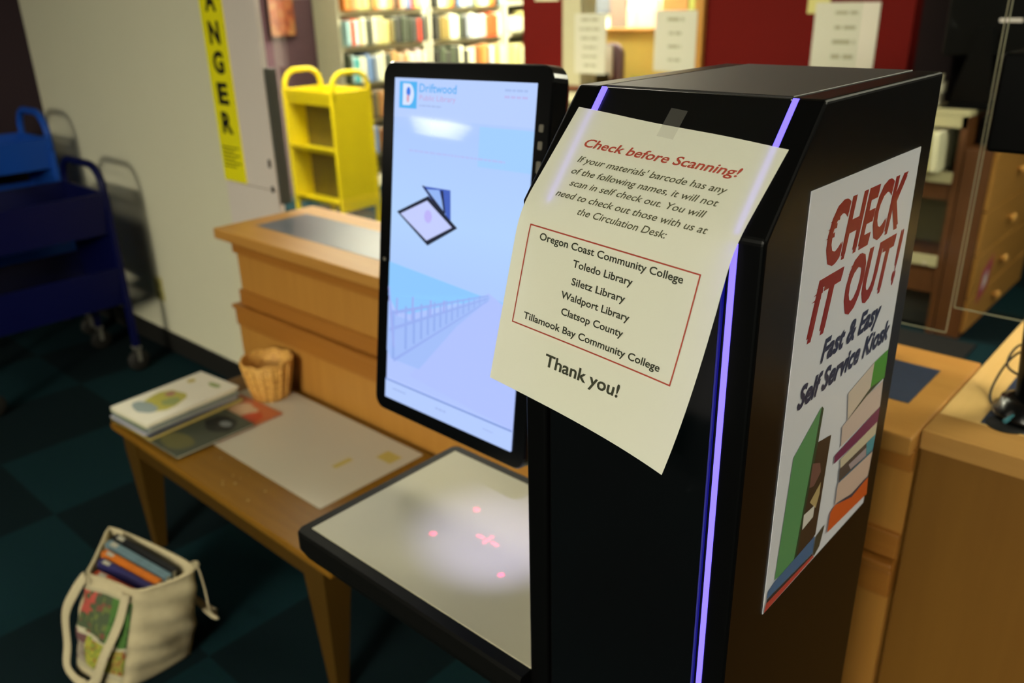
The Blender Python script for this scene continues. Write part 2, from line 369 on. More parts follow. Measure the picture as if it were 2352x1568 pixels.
rect(0, SW, .489, SH, 'B4CCFF'); rect(0, SW, .4885, .4915, '7E98D8'); rect(.02, .055, .502, .5035, '8FA6DF'); sgreek(.13, .155, .506, .003, 'A0B6EC'); rect(.24, .262, .504, .5055, 'A0B6EC')
mb.build('screen', SC, mon)
for i, y in enumerate((.052, .074, .100)):  # three small pale raised marks on the right bezel
    MB().prism([sp(x, yy, -.001) for x, yy in rrect(.3085, .3165, y, y+(.010, .011, .016)[i], .002, 3)], nn*.002).build('bezel_mark', mat('pale_bezel', '666258', .3), mon)
MB().lathe([(.003, 0), (.003, .0015), (.001, .002)], 0, 0, n=12).build('bezel_sensor', mat('pale_bezel', '666258', .3), mon, inv=False).matrix_basis = kiosk.matrix_basis.inverted() @ Matrix.Translation(sp(-.014, .287, 0)) @ nn.to_track_quat('Z', 'Y').to_matrix().to_4x4()
MB().box(-.86, -.513, .900, .930, 1.12, 1.21, 0, .004).box(-.93, -.80, .885, .925, 1.08, 1.25, 0, .004).build('mounting_arm', m_black, kiosk)

# poster on the tower's side
PY0, PY1, PZ0, PZ1 = .6496, .9079, 1.0103, 1.4306
poster = thing('poster', 'white self service kiosk poster with red lettering on the tower side', 'poster', (XR, (PY0+PY1)/2, PZ0))
MB().box(XR+.0001, XR+.0009, PY0, PY1, PZ0, PZ1).build('poster_sheet', mat('poster_white', 'CCCED8', .4, .01), poster)
LP = [.0010]
def pp(u, v): return Vector((XR+LP[0], PY0+u*(PY1-PY0), PZ1-v*(PZ1-PZ0)))
m_pr = mat('poster_red', '860B11', .4, .02); m_pn = mat('poster_navy', '1D2748', .4, .02)
mb = MB()
text(mb, 'CHECK', pp, .170, .880, .170, .120, 0, .012, .30, fat=.013)
text(mb, 'IT', pp, .095, .340, .321, .118, 0, .012, .30, fat=.016); text(mb, 'OUT', pp, .395, .855, .317, .120, 0, .012, .30, fat=.015)
text(mb, '!', pp, .885, .935, .317, .120, 0, .012, .30, fat=.018)
LP[0] += .0003
for x, y, s_ in ((.235, .060, .05), (.205, .075, .06), (.188, .090, .05), (.176, .108, .045), (.150, .210, .045), (.135, .222, .05), (.125, .235, .05), (.44, .205, .05), (.425, .220, .05)):
    mb.poly([pp(x+.05, y), pp(x-s_*.5, y+.008), pp(x+.05, y+.011)], 0)
mb.build('red_lettering', m_pr, poster)
mb = MB(); text(mb, 'Fast & Easy', pp, .245, .815, .405, .050, 0, .010, .30, fat=.006); text(mb, 'Self Service Kiosk', pp, .085, .962, .483, .050, 0, .010, .30, fat=.006)
mb.build('navy_lettering', m_pn, poster)
SH_ = [  # outlines on the poster sheet (0..1 across, 0..1 down), colour
 ([(0.0684, 0.9262), (0.1077, 0.6084), (0.3166, 0.5306), (0.245, 0.9416)], '4F8A5A'), ([(0.3197, 0.5305), (0.3391, 0.5407), (0.3278, 0.6255), (0.2595, 0.9451), (0.2347, 0.9444)], '24402A'),
 ([(0.328, 0.626), (0.4551, 0.6393), (0.4348, 0.9187), (0.2602, 0.947), (0.2717, 0.8541)], '35291F'), ([(0.298, 0.7423), (0.3019, 0.6766), (0.3761, 0.6949), (0.3991, 0.7264), (0.3428, 0.7505)], '6B4A44'),
 ([(0.3238, 0.7906), (0.414, 0.7588), (0.416, 0.7929), (0.3941, 0.828)], 'A89468'), ([(0.2807, 0.856), (0.2789, 0.8125), (0.3802, 0.8158), (0.378, 0.8492)], 'C8C4BE'),
 ([(0.0165, 0.9405), (0.0729, 0.9304), (0.4273, 0.9217), (0.4278, 0.9741), (0.0159, 0.9612)], '3E628E'), ([(0.0163, 0.9624), (0.4283, 0.9755), (0.4312, 0.982), (0.0137, 0.9724)], '2A2A30'),
 ([(0.0124, 0.9729), (0.4312, 0.982), (0.4503, 0.9932), (0.0006, 0.9957)], 'B04038'), ([(0.434, 0.9763), (0.4391, 0.9283), (0.5235, 0.9177), (0.4959, 0.9753), (0.4488, 0.9899)], '3A3A2E'),
 ([(0.835, 0.5288), (0.9897, 0.5236), (0.9988, 0.6081), (0.8325, 0.5997)], '3F8A22'), ([(0.5761, 0.556), (0.835, 0.5288), (0.8325, 0.5997), (0.6107, 0.6373)], 'C2B4A8'), ([(0.6107, 0.6373), (0.8325, 0.5997), (0.9889, 0.6059), (0.798, 0.6149), (0.5936, 0.6396)], '2E3A20'),
 ([(0.5615, 0.6441), (0.7987, 0.6161), (0.985, 0.613), (1.0006, 0.6936), (0.5783, 0.7045)], 'C0ADA6'), ([(0.5209, 0.7157), (1.0032, 0.6942), (1.0024, 0.7403), (0.5278, 0.7403)], '6B2350'), ([(0.5937, 0.7451), (0.9973, 0.739), (1, 0.7777), (0.6102, 0.7772)], 'BDB29C'),
 ([(0.6003, 0.7759), (1, 0.7777), (0.9945, 0.8243), (0.6119, 0.8167)], '4A4240'), ([(0.8948, 0.778), (1, 0.7777), (0.9945, 0.8243), (0.9167, 0.8219)], '3F8A9C'), ([(0.7028, 0.7914), (0.8997, 0.7932), (0.9125, 0.8219), (0.7344, 0.814)], '9A8C92'),
 ([(0.6119, 0.8167), (0.9945, 0.8243), (0.9939, 0.8305), (0.6161, 0.825)], '36647E'), ([(0.6042, 0.8199), (0.9939, 0.8305), (0.9843, 0.9035), (0.7951, 0.9072), (0.6068, 0.8806)], 'BFA69A'), ([(0.6033, 0.8812), (0.7959, 0.9086), (0.9856, 0.9056), (0.9898, 0.9127), (0.8018, 0.9196)], '3C3A48'),
 ([(0.5636, 0.8947), (0.609, 0.8852), (0.8018, 0.9196), (0.989, 0.9113), (1.01, 0.972), (0.5592, 0.9544)], 'C2531E')]
mb = MB(); pm = []
for pts, hx in SH_:
    m = mat('print_'+hx, hx, .4, .02)
    if m not in pm: pm.append(m)
    LP[0] += .00005
    mb.poly([pp(x, y) for x, y in pts], pm.index(m))
mb.build('book_picture', pm, poster)

# taped paper notice, bending over the knee of the tower's head
PA = R(5.67); TAB = []
def _prof():
    sl = math.atan2(-.3567, -.3109); en = math.atan2(-.984, -.18); y, z = 2.455, -.298; N = 650; dq = 1.3/N
    TAB.append((y, z))
    for i in range(N):
        t = min(1, max(0, ((i+.5)*dq-.40)/.22)); t = t*t*(3-2*t); th = sl+(en-sl)*t
        y += math.cos(th)*dq; z += math.sin(th)*dq; TAB.append((y, z))
_prof()
def paper(u, t):       # u across, t down, metres
    U, T_ = u/k, t/k; X = -1.844+U*math.cos(PA)-T_*math.sin(PA); q = .097+U*math.sin(PA)+T_*math.cos(PA)
    f = max(0, min(q/1.3*650, 649.999)); i = int(f); f -= i
    y = TAB[i][0]*(1-f)+TAB[i+1][0]*f; z = TAB[i][1]*(1-f)+TAB[i+1][1]*f
    P = Vector((X*k, y*k, CAMZ+z*k))+sn*.0022
    a, b = max(0, u/.2159), max(0, t/.2794)
    P.y -= .013*(a**3)*(b**4); P.x -= .005*(a**3)*(b**4)
    P += sn*(.0008*math.sin(a*9.2+1)*max(0, 1-4*b))
    return P
def paper_n(u, t):
    e = .001; n_ = (paper(u+e, t)-paper(u-e, t)).cross(paper(u, t+e)-paper(u, t-e)).normalized()
    return n_ if n_.y < 0 else -n_
notice = thing('paper_notice', 'white letter paper notice taped to the slanted head of the kiosk', 'notice', (-.40, .55, 1.22))
m_paper = bpy.data.materials.new('printer_paper'); m_paper.use_nodes = True; nt = m_paper.node_tree
pr = nt.nodes['Principled BSDF']; pr.inputs['Base Color'].default_value = lin('E5E5D3'); pr.inputs['Roughness'].default_value = .7; pr.inputs['Specular IOR Level'].default_value = .2
tl = nt.nodes.new('ShaderNodeBsdfTranslucent'); tl.inputs[0].default_value = (.75, .75, .75, 1); mx = nt.nodes.new('ShaderNodeMixShader'); mx.inputs[0].default_value = .28
nz = nt.nodes.new('ShaderNodeTexNoise'); nz.inputs['Scale'].default_value = 40; bp = nt.nodes.new('ShaderNodeBump'); bp.inputs['Strength'].default_value = .05; nt.links.new(nz.outputs[0], bp.inputs['Height']); nt.links.new(bp.outputs[0], pr.inputs['Normal'])
nt.links.new(pr.outputs[0], mx.inputs[1]); nt.links.new(tl.outputs[0], mx.inputs[2]); nt.links.new(mx.outputs[0], nt.nodes['Material Output'].inputs[0])
MB().grid(lambda a, b: paper(a*.2159, b*.2794), 28, 70).build('paper_sheet', m_paper, notice)
def pm_(x, y):
    y2 = y-.030*(x-.108); return paper(x, y2)+paper_n(x, y2)*.00035
m_t1 = mat('notice_red_ink', '9C3A28', .7, .02); m_t2 = mat('notice_olive_ink', '4A4A30', .7, .02); m_t3 = mat('notice_black_ink', '2A2C1C', .7, .02)
mb = MB(); text(mb, 'Check before Scanning!', pm_, .0295, .189, .0350, .0082, 0, .012, .22, fat=.00022); mb.build('title_lettering', m_t1, notice)
mb = MB()
for s_, x0, x1, b in (("If your materials' barcode has any", .0322, .186, .0510), ('of the following names, it will not', .0325, .1845, .0631), ('scan in self check out. You will', .0380, .179, .0748), ('need to check out those with us at', .0295, .1875, .0872), ('the Circulation Desk:', .0615, .1546, .0990)):
    text(mb, s_, pm_, x0, x1, b, .0062, 0, .004, .22, fat=.00014)
mb.build('paragraph_lettering', m_t2, notice)
mb = MB()
for s_, x0, x1, b in (('Oregon Coast Community College', .0290, .181, .1295), ('Toledo Library', .0715, .1355, .1442), ('Siletz Library', .0740, .132, .1600), ('Waldport Library', .0655, .1405, .1745), ('Clatsop County', .0693, .138, .1893), ('Tillamook Bay Community College', .0275, .181, .2055)):
    text(mb, s_, pm_, x0, x1, b, .0064, 0, .010, fat=.0002)
mb.build('list_lettering', m_t3, notice); mb = MB(); text(mb, 'Thank you!', pm_, .0622, .1480, .2412, .0112, 0, .014, fat=.00025)
mb.build('closing_lettering', m_t3, notice)
mb = MB(); bx0, bx1, by0, by1, bw = .0149, .1951, .1180, .2120, .0013
def bar(x0, x1, y0, y1, n):
    mb.grid(lambda a, b: pm_(x0+a*(x1-x0), y0+b*(y1-y0)), n if x1-x0 > y1-y0 else 1, n if y1-y0 > x1-x0 else 1)
bar(bx0, bx1, by0, by0+bw, 24); bar(bx0, bx1, by1, by1+bw, 24); bar(bx0, bx0+bw, by0, by1, 24); bar(bx1-bw, bx1, by0, by1, 24)
mb.build('red_border', m_t1, notice)
# strip of clear tape at the top edge
m_tape = bpy.data.materials.new('matte_tape'); m_tape.use_nodes = True; nt = m_tape.node_tree; pr = nt.nodes['Principled BSDF']
pr.inputs['Base Color'].default_value = (.35, .34, .30, 1); pr.inputs['Alpha'].default_value = .07; pr.inputs['Roughness'].default_value = .5
A = paper(.096, .012)+paper_n(.1, .01)*.0006
def slant(x, q): return Vector((x, 2.455*k, CAMZ-.298*k))+Vector((0, -(YT-YF), -(ZT-ZK))).normalized()*q+sn*.0030
MB().prism([slant(-.3985, .0195), slant(-.3815, .0215), slant(-.3835, .0500), slant(-.4005, .0480)], sn*.0002).build('tape', m_tape, notice)

# scanner lamp and red aiming dots shining down on the pad
def spot(nm, loc, tgt, e, ang, col, blend=.3, size=.004):
    l = bpy.data.lights.new(nm, 'SPOT'); l.energy = e; l.spot_size = R(ang); l.spot_blend = blend; l.color = col; l.shadow_soft_size = size
    o = bpy.data.objects.new(nm, l); C.objects.link(o); o.location = loc
    o.rotation_euler = (Vector(tgt)-Vector(loc)).to_track_quat('-Z', 'Y').to_euler(); return o
SL = Vector((-.526, .622, 1.318))
spot('scanner_lamp', SL, (-0.7253, 0.7379, 0.8395), 17, 30, (.48, .48, 1), 1.0, .008)
for q in ((-0.7948, 0.7771, 0.8395), (-0.8005, 0.6897, 0.8395), (-0.6577, 0.6846, 0.8395)): spot('aiming_lamp', SL, q, 60, 1.25, (1, .0, .14), .5, .001)
for q in ((-0.7280, 0.7314, 0.8395), (-0.7376, 0.7303, 0.8395), (-0.7170, 0.7310, 0.8395), (-0.7445, 0.7301, 0.8395), (-0.7095, 0.7304, 0.8395), (-0.7270, 0.7239, 0.8395), (-0.7280, 0.7399, 0.8395)): spot('aiming_lamp', SL, q, 34, 1.0, (1, .0, .14), .6, .001)

# ------------------------------------------------------------------ low table and what lies on it
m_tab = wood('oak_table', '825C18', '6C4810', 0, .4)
m_tab_shade = wood('oak_table_shaded', '46310A', '3A2706', 2, .45)  # darker than the top: shade on apron and legs put into the colour
table = thing('low_table', 'low oak table with tapered legs standing against the counter', 'table', (-1.9, 1.1, 0))
MB().box(-2.45, -1.345, .850, 1.350, .378, .400, 0, .004).build('tabletop', m_tab, table)
MB().box(-2.385, -1.39, .860, .878, .327, .379).box(-2.385, -1.39, 1.322, 1.340, .327, .379).box(-2.383, -2.365, .87, 1.33, .327, .379).box(-1.405, -1.388, .87, 1.33, .327, .379).build('apron', m_tab_shade, table)
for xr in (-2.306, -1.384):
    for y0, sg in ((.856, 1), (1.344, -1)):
        loft(MB(), [[(xr-.030, y0, 0), (xr, y0, 0), (xr, y0+sg*.030, 0), (xr-.030, y0+sg*.030, 0)], [(xr-.081, y0, .327), (xr, y0, .327), (xr, y0+sg*.074, .327), (xr-.081, y0+sg*.074, .327)], [(xr-.081, y0, .379), (xr, y0, .379), (xr, y0+sg*.074, .379), (xr-.081, y0+sg*.074, .379)]]).build('leg', m_tab_shade, table)
mat_sheet = thing('placemat', 'long cream laminated sheet lying flat on the low table', 'sheet', (-1.95, 1.16, .400))
MB().prism([(x, y, .4003) for x, y in rrect(-2.33, -1.568, .985, 1.335, .004, 3)], (0, 0, .0012)).build('sheet_surface', mat('cream_laminate', 'BCB6A4', .35, .03, 6), mat_sheet)
MB().box(-1.66, -1.60, 1.24, 1.285, .4016, .4018).build('yellow_label', mat('faded_yellow', 'B5A358', .5), mat_sheet)
MB().box(-1.715, -1.695, 1.13, 1.19, .4016, .4018).build('tape_mark', mat('faded_yellow', 'B5A358', .5), mat_sheet)
mb = MB()
for i in range(9):
    x = random.uniform(-2.0, -1.62); y = random.uniform(.885, .96); r_ = random.uniform(.002, .005)
    mb.prism([(x+r_*random.uniform(.6, 1.1)*math.cos(a), y+r_*random.uniform(.5, .9)*math.sin(a), .4002) for a in [q*2*math.pi/8 for q in range(8)]], (0, 0, .0015))
o = mb.build('crumbs', mat('pale_crumbs', '9C8454', .8)); o['kind'] = 'stuff'; tag(o, 'pale crumbs scattered along the front of the low table', 'crumbs')
# basket
bk = thing('wicker_basket', 'small round woven wicker basket on the table by the counter', 'basket', (-2.222, 1.272, .4018))
def basket_mat():
    m = bpy.data.materials.new('wicker'); m.use_nodes = True; nt = m.node_tree; p = nt.nodes['Principled BSDF']; L = nt.links.new
    tc = nt.nodes.new('ShaderNodeTexCoord'); mp = nt.nodes.new('ShaderNodeMapping'); mp.inputs['Scale'].default_value = (1, 1, 1.8)
    n = nt.nodes.new('ShaderNodeTexVoronoi'); n.inputs['Scale'].default_value = 90
    mx = nt.nodes.new('ShaderNodeMix'); mx.data_type = 'RGBA'; mx.inputs[6].default_value = lin('F0BC60'); mx.inputs[7].default_value = lin('B07C34')
    L(tc.outputs['Object'], mp.inputs[0]); L(mp.outputs[0], n.inputs[0]); L(n.outputs['Distance'], mx.inputs[0]); L(mx.outputs[2], p.inputs['Base Color'])
    b = nt.nodes.new('ShaderNodeBump'); b.inputs['Strength'].default_value = .8; b.inputs['Distance'].default_value = .003; b.invert = True; L(n.outputs['Distance'], b.inputs['Height']); L(b.outputs[0], p.inputs['Normal'])
    p.inputs['Roughness'].default_value = .6; return m
m_wick = basket_mat()
bx, by, bz = -2.222, 1.272, .4018
MB().lathe([(.050, 0), (.054, .004), (.063, .045), (.072, .09), (.080, .128), (.075, .128), (.066, .09), (.057, .045), (.048, .008)], bx, by, n=40, cz=bz).build('basket_body', m_wick, bk)
rim = [(bx+.0785*math.cos(a), by+.0785*math.sin(a), bz+.128+.003*math.sin(a*9)) for a in [q*2*math.pi/72 for q in range(73)]]
MB().tube(rim, .0058, n=8).build('rim', m_wick, bk)
mb = MB()
for q in range(16):
    a = 2*math.pi*q/16; mb.tube([(bx+r_*math.cos(a), by+r_*math.sin(a), bz+h) for r_, h in ((.0545, .004), (.0645, .045), (.0735, .09), (.0805, .126))], .0035, n=6)
mb.build('stakes', m_wick, bk)
# book builder: thin picture books / paperbacks lying flat, local frame
def flat_book(name, label, cx, cy, z, lx, ly, th, rz, cover, pages='CFC8B0', group=None, art=None):
    t = thing(name, label, 'book', (cx, cy, z), rz, group); c = mat('cover_'+cover, cover, .35, .06, 12)
    ct = min(.0012, th*.2)
    MB().box(-lx/2, lx/2, -ly/2, ly/2, 0, ct, 0).box(-lx/2, lx/2, -ly/2, ly/2, th-ct, th, 0).box(-lx/2, -lx/2+.002, -ly/2, ly/2, ct, th-ct, 0).build('cover', c, t, inv=False)
    MB().box(-lx/2+.002, lx/2-.003, -ly/2+.003, ly/2-.003, ct, th-ct).build('pages', mat('pages_'+pages, pages, .8, .1, 300), t, inv=False)
    if art:
        z2 = th
        for (pts, hx) in art:
            z2 += .00012
            MB().poly([(x*lx/2, y*ly/2, z2) for x, y in pts]).build('cover_art', mat('art_'+hx, hx, .4, .05), t, inv=False)
    return t
def blob(cx, cy, rx, ry, n=14, j=.25, seed=1):
    rr = random.Random(seed); return [(cx+rx*(1-j*rr.random())*math.cos(2*math.pi*i/n), cy+ry*(1-j*rr.random())*math.sin(2*math.pi*i/n)) for i in range(n)]
flat_book('picture_book', 'orange covered picture book lying on the cream sheet under the dark book', -2.19, 1.105, .4018, .222, .225, .004, R(2), 'B5623E', art=[(blob(-.1, .3, .7, .55, seed=3), 'C0A080'), (blob(.55, .2, .35, .5, seed=4), 'B8442C')])
flat_book('picture_book', 'dark green picture book lying half under the stack on the table', -2.195, .992, .4060, .245, .250, .007, R(1.5), '3C4136', art=[(blob(.35, .5, .55, .4, seed=5), '15191A'), (blob(.3, -.6, .6, .35, seed=6), '5A5734'), (blob(.45, .55, .2, .14, seed=8), '6A7072')])
z = .4135; cols = [('B8A23A', .215, .318, .006, 'bottom yellow picture book of the stack on the table'), ('2F3648', .200, .312, .005, 'dark navy picture book just above the yellow one in the stack'), ('B4B2C0', .198, .310, .006, 'lilac grey picture book above the navy one in the stack'), ('4E6570', .196, .306, .007, 'slate blue picture book in the middle of the stack'), ('7C8C8E', .197, .308, .006, 'pale blue grey picture book above the slate blue one in the stack'), ('6E8040', .194, .306, .005, 'green picture book third from the top of the stack'), ('DAD6C0', .195, .304, .005, 'off white picture book second from the top of the stack')]
for i, (c, lx, ly, th, lb) in enumerate(cols):
    flat_book('picture_book', lb, -2.336+.004*math.sin(i*2.3), 1.012+.004*math.cos(i*1.7), z, lx, ly, th, R(4.5+1.6*math.sin(i*2.1)), c, group='picture books stacked on the table'); z += th+.0003
flat_book('picture_book', 'white picture book with a yellow illustrated cover on top of the stack', -2.338, 1.016, z, .200, .312, .006, R(5), 'E4E0D0', group='picture books stacked on the table', art=[(blob(-.05, -.25, .72, .52, seed=11), 'B4AE50'), (blob(-.1, -.62, .6, .2, seed=12), '92A0A0'), (blob(.2, -.2, .3, .2, seed=13), '8E9A62'), (blob(-.3, .0, .18, .12, seed=14), 'A8766A'), (blob(.3, .75, .35, .08, seed=15), '8FA060'), (blob(-.6, .6, .16, .1, seed=16), 'B8A84A')])

# ------------------------------------------------------------------ tote bag with books
bag = thing('tote_bag', 'cream canvas tote bag with printed fruit picture on the carpet', 'bag', (-1.85, .60, 0))
Bq = [Vector((-1.975, .465, 0)), Vector((-1.805, .515, 0)), Vector((-1.800, .700, 0)), Vector((-2.065, .655, 0))]   # left front, right front, right rear, left rear
Tq = [Vector((-1.911, .527, .300)), Vector((-1.757, .583, .292)), Vector((-1.730, .722, .300)), Vector((-2.050, .650, .312))]
m_canvas = mat('canvas', 'AFA382', .9, .08, 60, bump=.3)
def bagpt(s_, h, off=0):
    i = int(s_) % 4; f = s_-int(s_); A = Bq[i].lerp(Bq[(i+1) % 4], f); B = Tq[i].lerp(Tq[(i+1) % 4], f)
    P = A.lerp(B, h); cen = sum(Bq, Vector())/4*(1-h)+sum(Tq, Vector())/4*h
    o = (P-cen); o.z = 0; L_ = o.length; bul = math.sin(math.pi*f)*.012*math.sin(math.pi*min(1, h*1.1))+.008*math.sin(math.pi*h)
    wr = .004*math.sin(s_*11+h*14)*math.sin(math.pi*h)+.0035*math.sin(h*30+s_*5)*(1 if 1 <= s_ < 2 else .3)
    cr = -.02*math.exp(-((f if f < .5 else 1-f)/.07)**2)
    P = P+o.normalized()*(bul+wr+cr*(.35)+off)
    P.z += .008*math.sin(s_*3.1)*h
    return P
mb = MB(); NU, NV = 64, 28
def bag_wall(off): return [[bagpt(4*i/NU, j/NV, off) for j in range(NV+1)] for i in range(NU)]
O = [[mb.bm.verts.new(p) for p in col] for col in bag_wall(0)]; I = [[mb.bm.verts.new(p) for p in col] for col in bag_wall(-.004)]
for i in range(NU):
    i2 = (i+1) % NU
    for j in range(NV):
        mb.bm.faces.new((O[i][j], O[i2][j], O[i2][j+1], O[i][j+1])).smooth = True
        mb.bm.faces.new((I[i][j+1], I[i2][j+1], I[i2][j], I[i][j])).smooth = True
    mb.bm.faces.new((O[i][NV], O[i2][NV], I[i2][NV], I[i][NV]))
mb.bm.faces.new([O[i][0] for i in range(NU)][::-1])
mb.build('bag_body', m_canvas, bag)
# hem seam, printed panel, straps
mb = MB(); mb.tube([bagpt(4*i/64, .985, .001) for i in range(65)], .0035, n=6, caps=False); mb.build('hem', m_canvas, bag)
PM = []
def pcol(hx):
    m = mat('bagprint_'+hx, hx, .85, .15, 80)
    if m not in PM: PM.append(m)
    return PM.index(m)
def fruit(a, b):
    t = random.Random(int(a*23)*97+int(b*23)).random()
    if b < .07 or b > .95: return pcol('9C9478')
    if abs(b-(.50-.10*a)) < .022: return pcol('A8A088')
    if b > .5-.1*a:
        if a < .33 and b > .68: return pcol('9E4238' if t < .75 else '3F4A2C')
        if a > .60: return pcol('3F6428' if t < .8 else '2C4420')
        return pcol('3E4A30' if t < .6 else ('55602F' if t < .85 else '6A3A30'))
    if a < .28: return pcol('5A3A3A' if b > .36 else ('8A8070' if t < .7 else '6A5A50'))
    if a > .72: return pcol('8A7A34' if t < .5 else ('6E7A2A' if t < .8 else '7A4A24'))
    return pcol('8E8C2E' if t < .6 else ('6E7C2C' if t < .85 else '7A5226'))
mb = MB(); mb.grid(lambda a, b: bagpt(.05+.9*a, .10+.80*b, .0022), 30, 34, fruit); mb.build('printed_panel', PM, bag)
m_strap = mat('strap_webbing', 'AA9F80', .9, .1, 120)
def strap(pts, wide, nm='handle'):
    # smooth the polyline and give it a flat cross-section
    P = [Vector(p) for p in pts]; Q = []
    for i in range(len(P)-1):
        p0, p1, p2, p3 = P[max(i-1, 0)], P[i], P[i+1], P[min(i+2, len(P)-1)]
        for q in range(6):
            t = q/6; Q.append(.5*((2*p1)+(-p0+p2)*t+(2*p0-5*p1+4*p2-p3)*t*t+(-p0+3*p1-3*p2+p3)*t**3))
    Q.append(P[-1]); MB().tube(Q, .0135, n=10, flat=.16, wide=wide).build(nm, m_strap, bag)
def offp(s_, h, o): return bagpt(s_, h, o)
strap([offp(.12, .93, .004), offp(.08, .99, .010), offp(.02, .86, .022), offp(-.05+4, .62, .030), offp(3.98, .30, .028), offp(.10, .10, .026), offp(.40, .02, .026), offp(.58, .10, .022), offp(.68, .4, .018), offp(.78, .70, .010), offp(.82, .95, .005)], (.95, .3, .05))
strap([offp(2.1, .94, .005), offp(2.02, .98, .012), offp(1.96, .80, .022), offp(1.92, .58, .040), offp(2.0, .46, .055), offp(2.25, .44, .040), offp(2.5, .56, .030), offp(2.75, .8, .018), offp(2.9, .95, .006)], (.95, -.3, .05))
def bag_book(label, f, cover, th, h, tilt, group):
    a = Tq[3].lerp(Tq[0], f); b = Tq[2].lerp(Tq[1], f); a = a.lerp(b, .12); b = a.lerp(b, .90); ang = math.atan2(b.y-a.y, b.x-a.x); L_ = min((b-a).length, .215)
    top = a.lerp(b, .5); lean = R(tilt); foot = Vector((top.x-.045, top.y-.012, .010))
    t = thing('library_book', label, 'book', foot, ang, group); dv = Vector((top.x-foot.x, top.y-foot.y, h)).normalized()
    ax = Vector((math.cos(ang), math.sin(ang), 0)); ax = (ax-dv*ax.dot(dv)).normalized(); ay = dv.cross(ax)
    t.rotation_euler = Matrix((ax, ay, dv)).transposed().to_euler()
    t.location.z += L_/2*abs(ax.z)
    MB().box(-L_/2, L_/2, -th/2, -th/2+.0015, 0, h).box(-L_/2, L_/2, th/2-.0015, th/2, 0, h).box(-L_/2, L_/2, -th/2+.0015, th/2-.0015, h-.0015, h).build('cover', mat('bagbook_'+cover, cover, .35, .35, 28), t, inv=False)
    MB().box(-L_/2+.003, L_/2-.003, -th/2+.002, th/2-.002, .002, h-.002).build('pages', mat('pages_CFC8B0', 'CFC8B0', .8), t, inv=False)
    MB().box(-L_/2+.012, -L_/2+.034, -th*.36, th*.36, h, h+.0004).build('spine_label', mat('paper_label', 'A09C8C', .6), t, inv=False)
g = 'library books standing in the tote bag'
bag_book('black covered book at the back of the tote bag', .20, '17181C', .016, .282, 0, g)
bag_book('grey blue book second from the back in the tote bag', .36, '5C737C', .018, .280, 0, g)
bag_book('orange illustrated book in the middle of the tote bag', .53, 'B8641E', .016, .276, 0, g)
bag_book('purple navy book next to the front in the tote bag', .68, '2C2A58', .016, .272, 0, g)
bag_book('red brown book at the front of the tote bag', .86, '9A3C1E', .016, .262, 0, g)

# ------------------------------------------------------------------ book carts
def book_cart(label, loc, rz, L_, W_, hx, shelves, top, panel0, hoop_w, col_dark=None, divider=False, tagged=False, rough=.4):
    t = thing('book_cart', label, 'book cart', loc, rz); m = mat('enamel_'+hx, hx, rough, .04, 8, spec=.18)
    pz1 = shelves[-1][1]
    for sx in (-1, 1):
        x = sx*L_/2
        MB().box(x-.010, x+.010, -W_/2, W_/2, panel0, pz1, 0, .003).build('end_panel', m, t, inv=False)
        hw = hoop_w/2; r_ = .10; pth = [(x, -hw, pz1-.06)]
        for q in range(9): a = R(180-90*q/8); pth.append((x, -hw+r_+r_*math.cos(a), top-r_+r_*math.sin(a)))
        for q in range(9): a = R(90-90*q/8); pth.append((x, hw-r_+r_*math.cos(a), top-r_+r_*math.sin(a)))
        pth.append((x, hw, pz1-.06)); MB().tube(pth, .0165, n=10).build('handle', m, t, inv=False)
        for sy in (-1, 1):
            y = sy*(W_/2-.018)
            MB().box(x-.014, x+.014, y-.014, y+.014, .11, pz1-.02, 0, .003).build('post', m, t, inv=False)
            c = MB().box(x-.008, x+.008, y-.022, y-.016, .05, .12).box(x-.008, x+.008, y+.016, y+.022, .05, .12).box(x-.016, x+.016, y-.022, y+.022, .112, .122).build('caster', mat('caster_steel', '8C8A80', .4, metal=.6), t, inv=False)
            b = MB().lathe([(.018, -.014), (.048, -.012), (.050, -.006), (.050, .006), (.048, .012), (.018, .014)], 0, 0, n=24, axis='y')
            b.bm.transform(Matrix.Translation((x, y, .050))); b.build('wheel', mat('black_rubber', '14130F', .7), c, inv=False)
    for z0, z1 in shelves:
        b = MB().box(-L_/2+.01, L_/2-.01, -W_/2+.03, W_/2-.03, z0, z0+.012)
        for sy in (-1, 1):
            y0, y1 = sy*(W_/2-.035), sy*(W_/2)
            b.prism([(-L_/2+.01, y0, z0), (-L_/2+.01, y0+sy*.010, z0), (-L_/2+.01, y1, z1), (-L_/2+.01, y1-sy*.010, z1)], (L_-.02, 0, 0))
        b.build('shelf', m, t, inv=False)
    if divider:
        MB().box(-L_/2+.01, L_/2-.01, -.008, .008, panel0, shelves[-1][0]).build('divider', mat('cart_divider', '6A5C22', .6), t, inv=False)
    if tagged: MB().box(-L_/2+.02, -L_/2+.13, -W_/2-.014, -W_/2-.012, .34, .42).build('paper_tag', mat('paper_label2', 'A8A496', .6), t, inv=False)
    return t
book_cart('dark navy metal book cart nearest the table, in front of the wall', (-3.90, 1.16, 0), R(90), .62, .44, '060A38', [(.330, .505), (.655, .835)], .945, .40, .40)
book_cart('lighter blue metal book cart behind the navy one by the plum wall', (-4.50, 1.20, 0), R(90), .64, .36, '1848A4', [(.33, .50), (.62, .76), (.86, 1.00)], 1.115, .40, .33)
book_cart('yellow metal book cart standing in front of the plum wall', (-4.805, 3.47, 0), 0, .52, .33, 'DCC61A', [(.285, .32), (.63, .665), (.94, 1.03)], 1.145, .26, .29, divider=True)
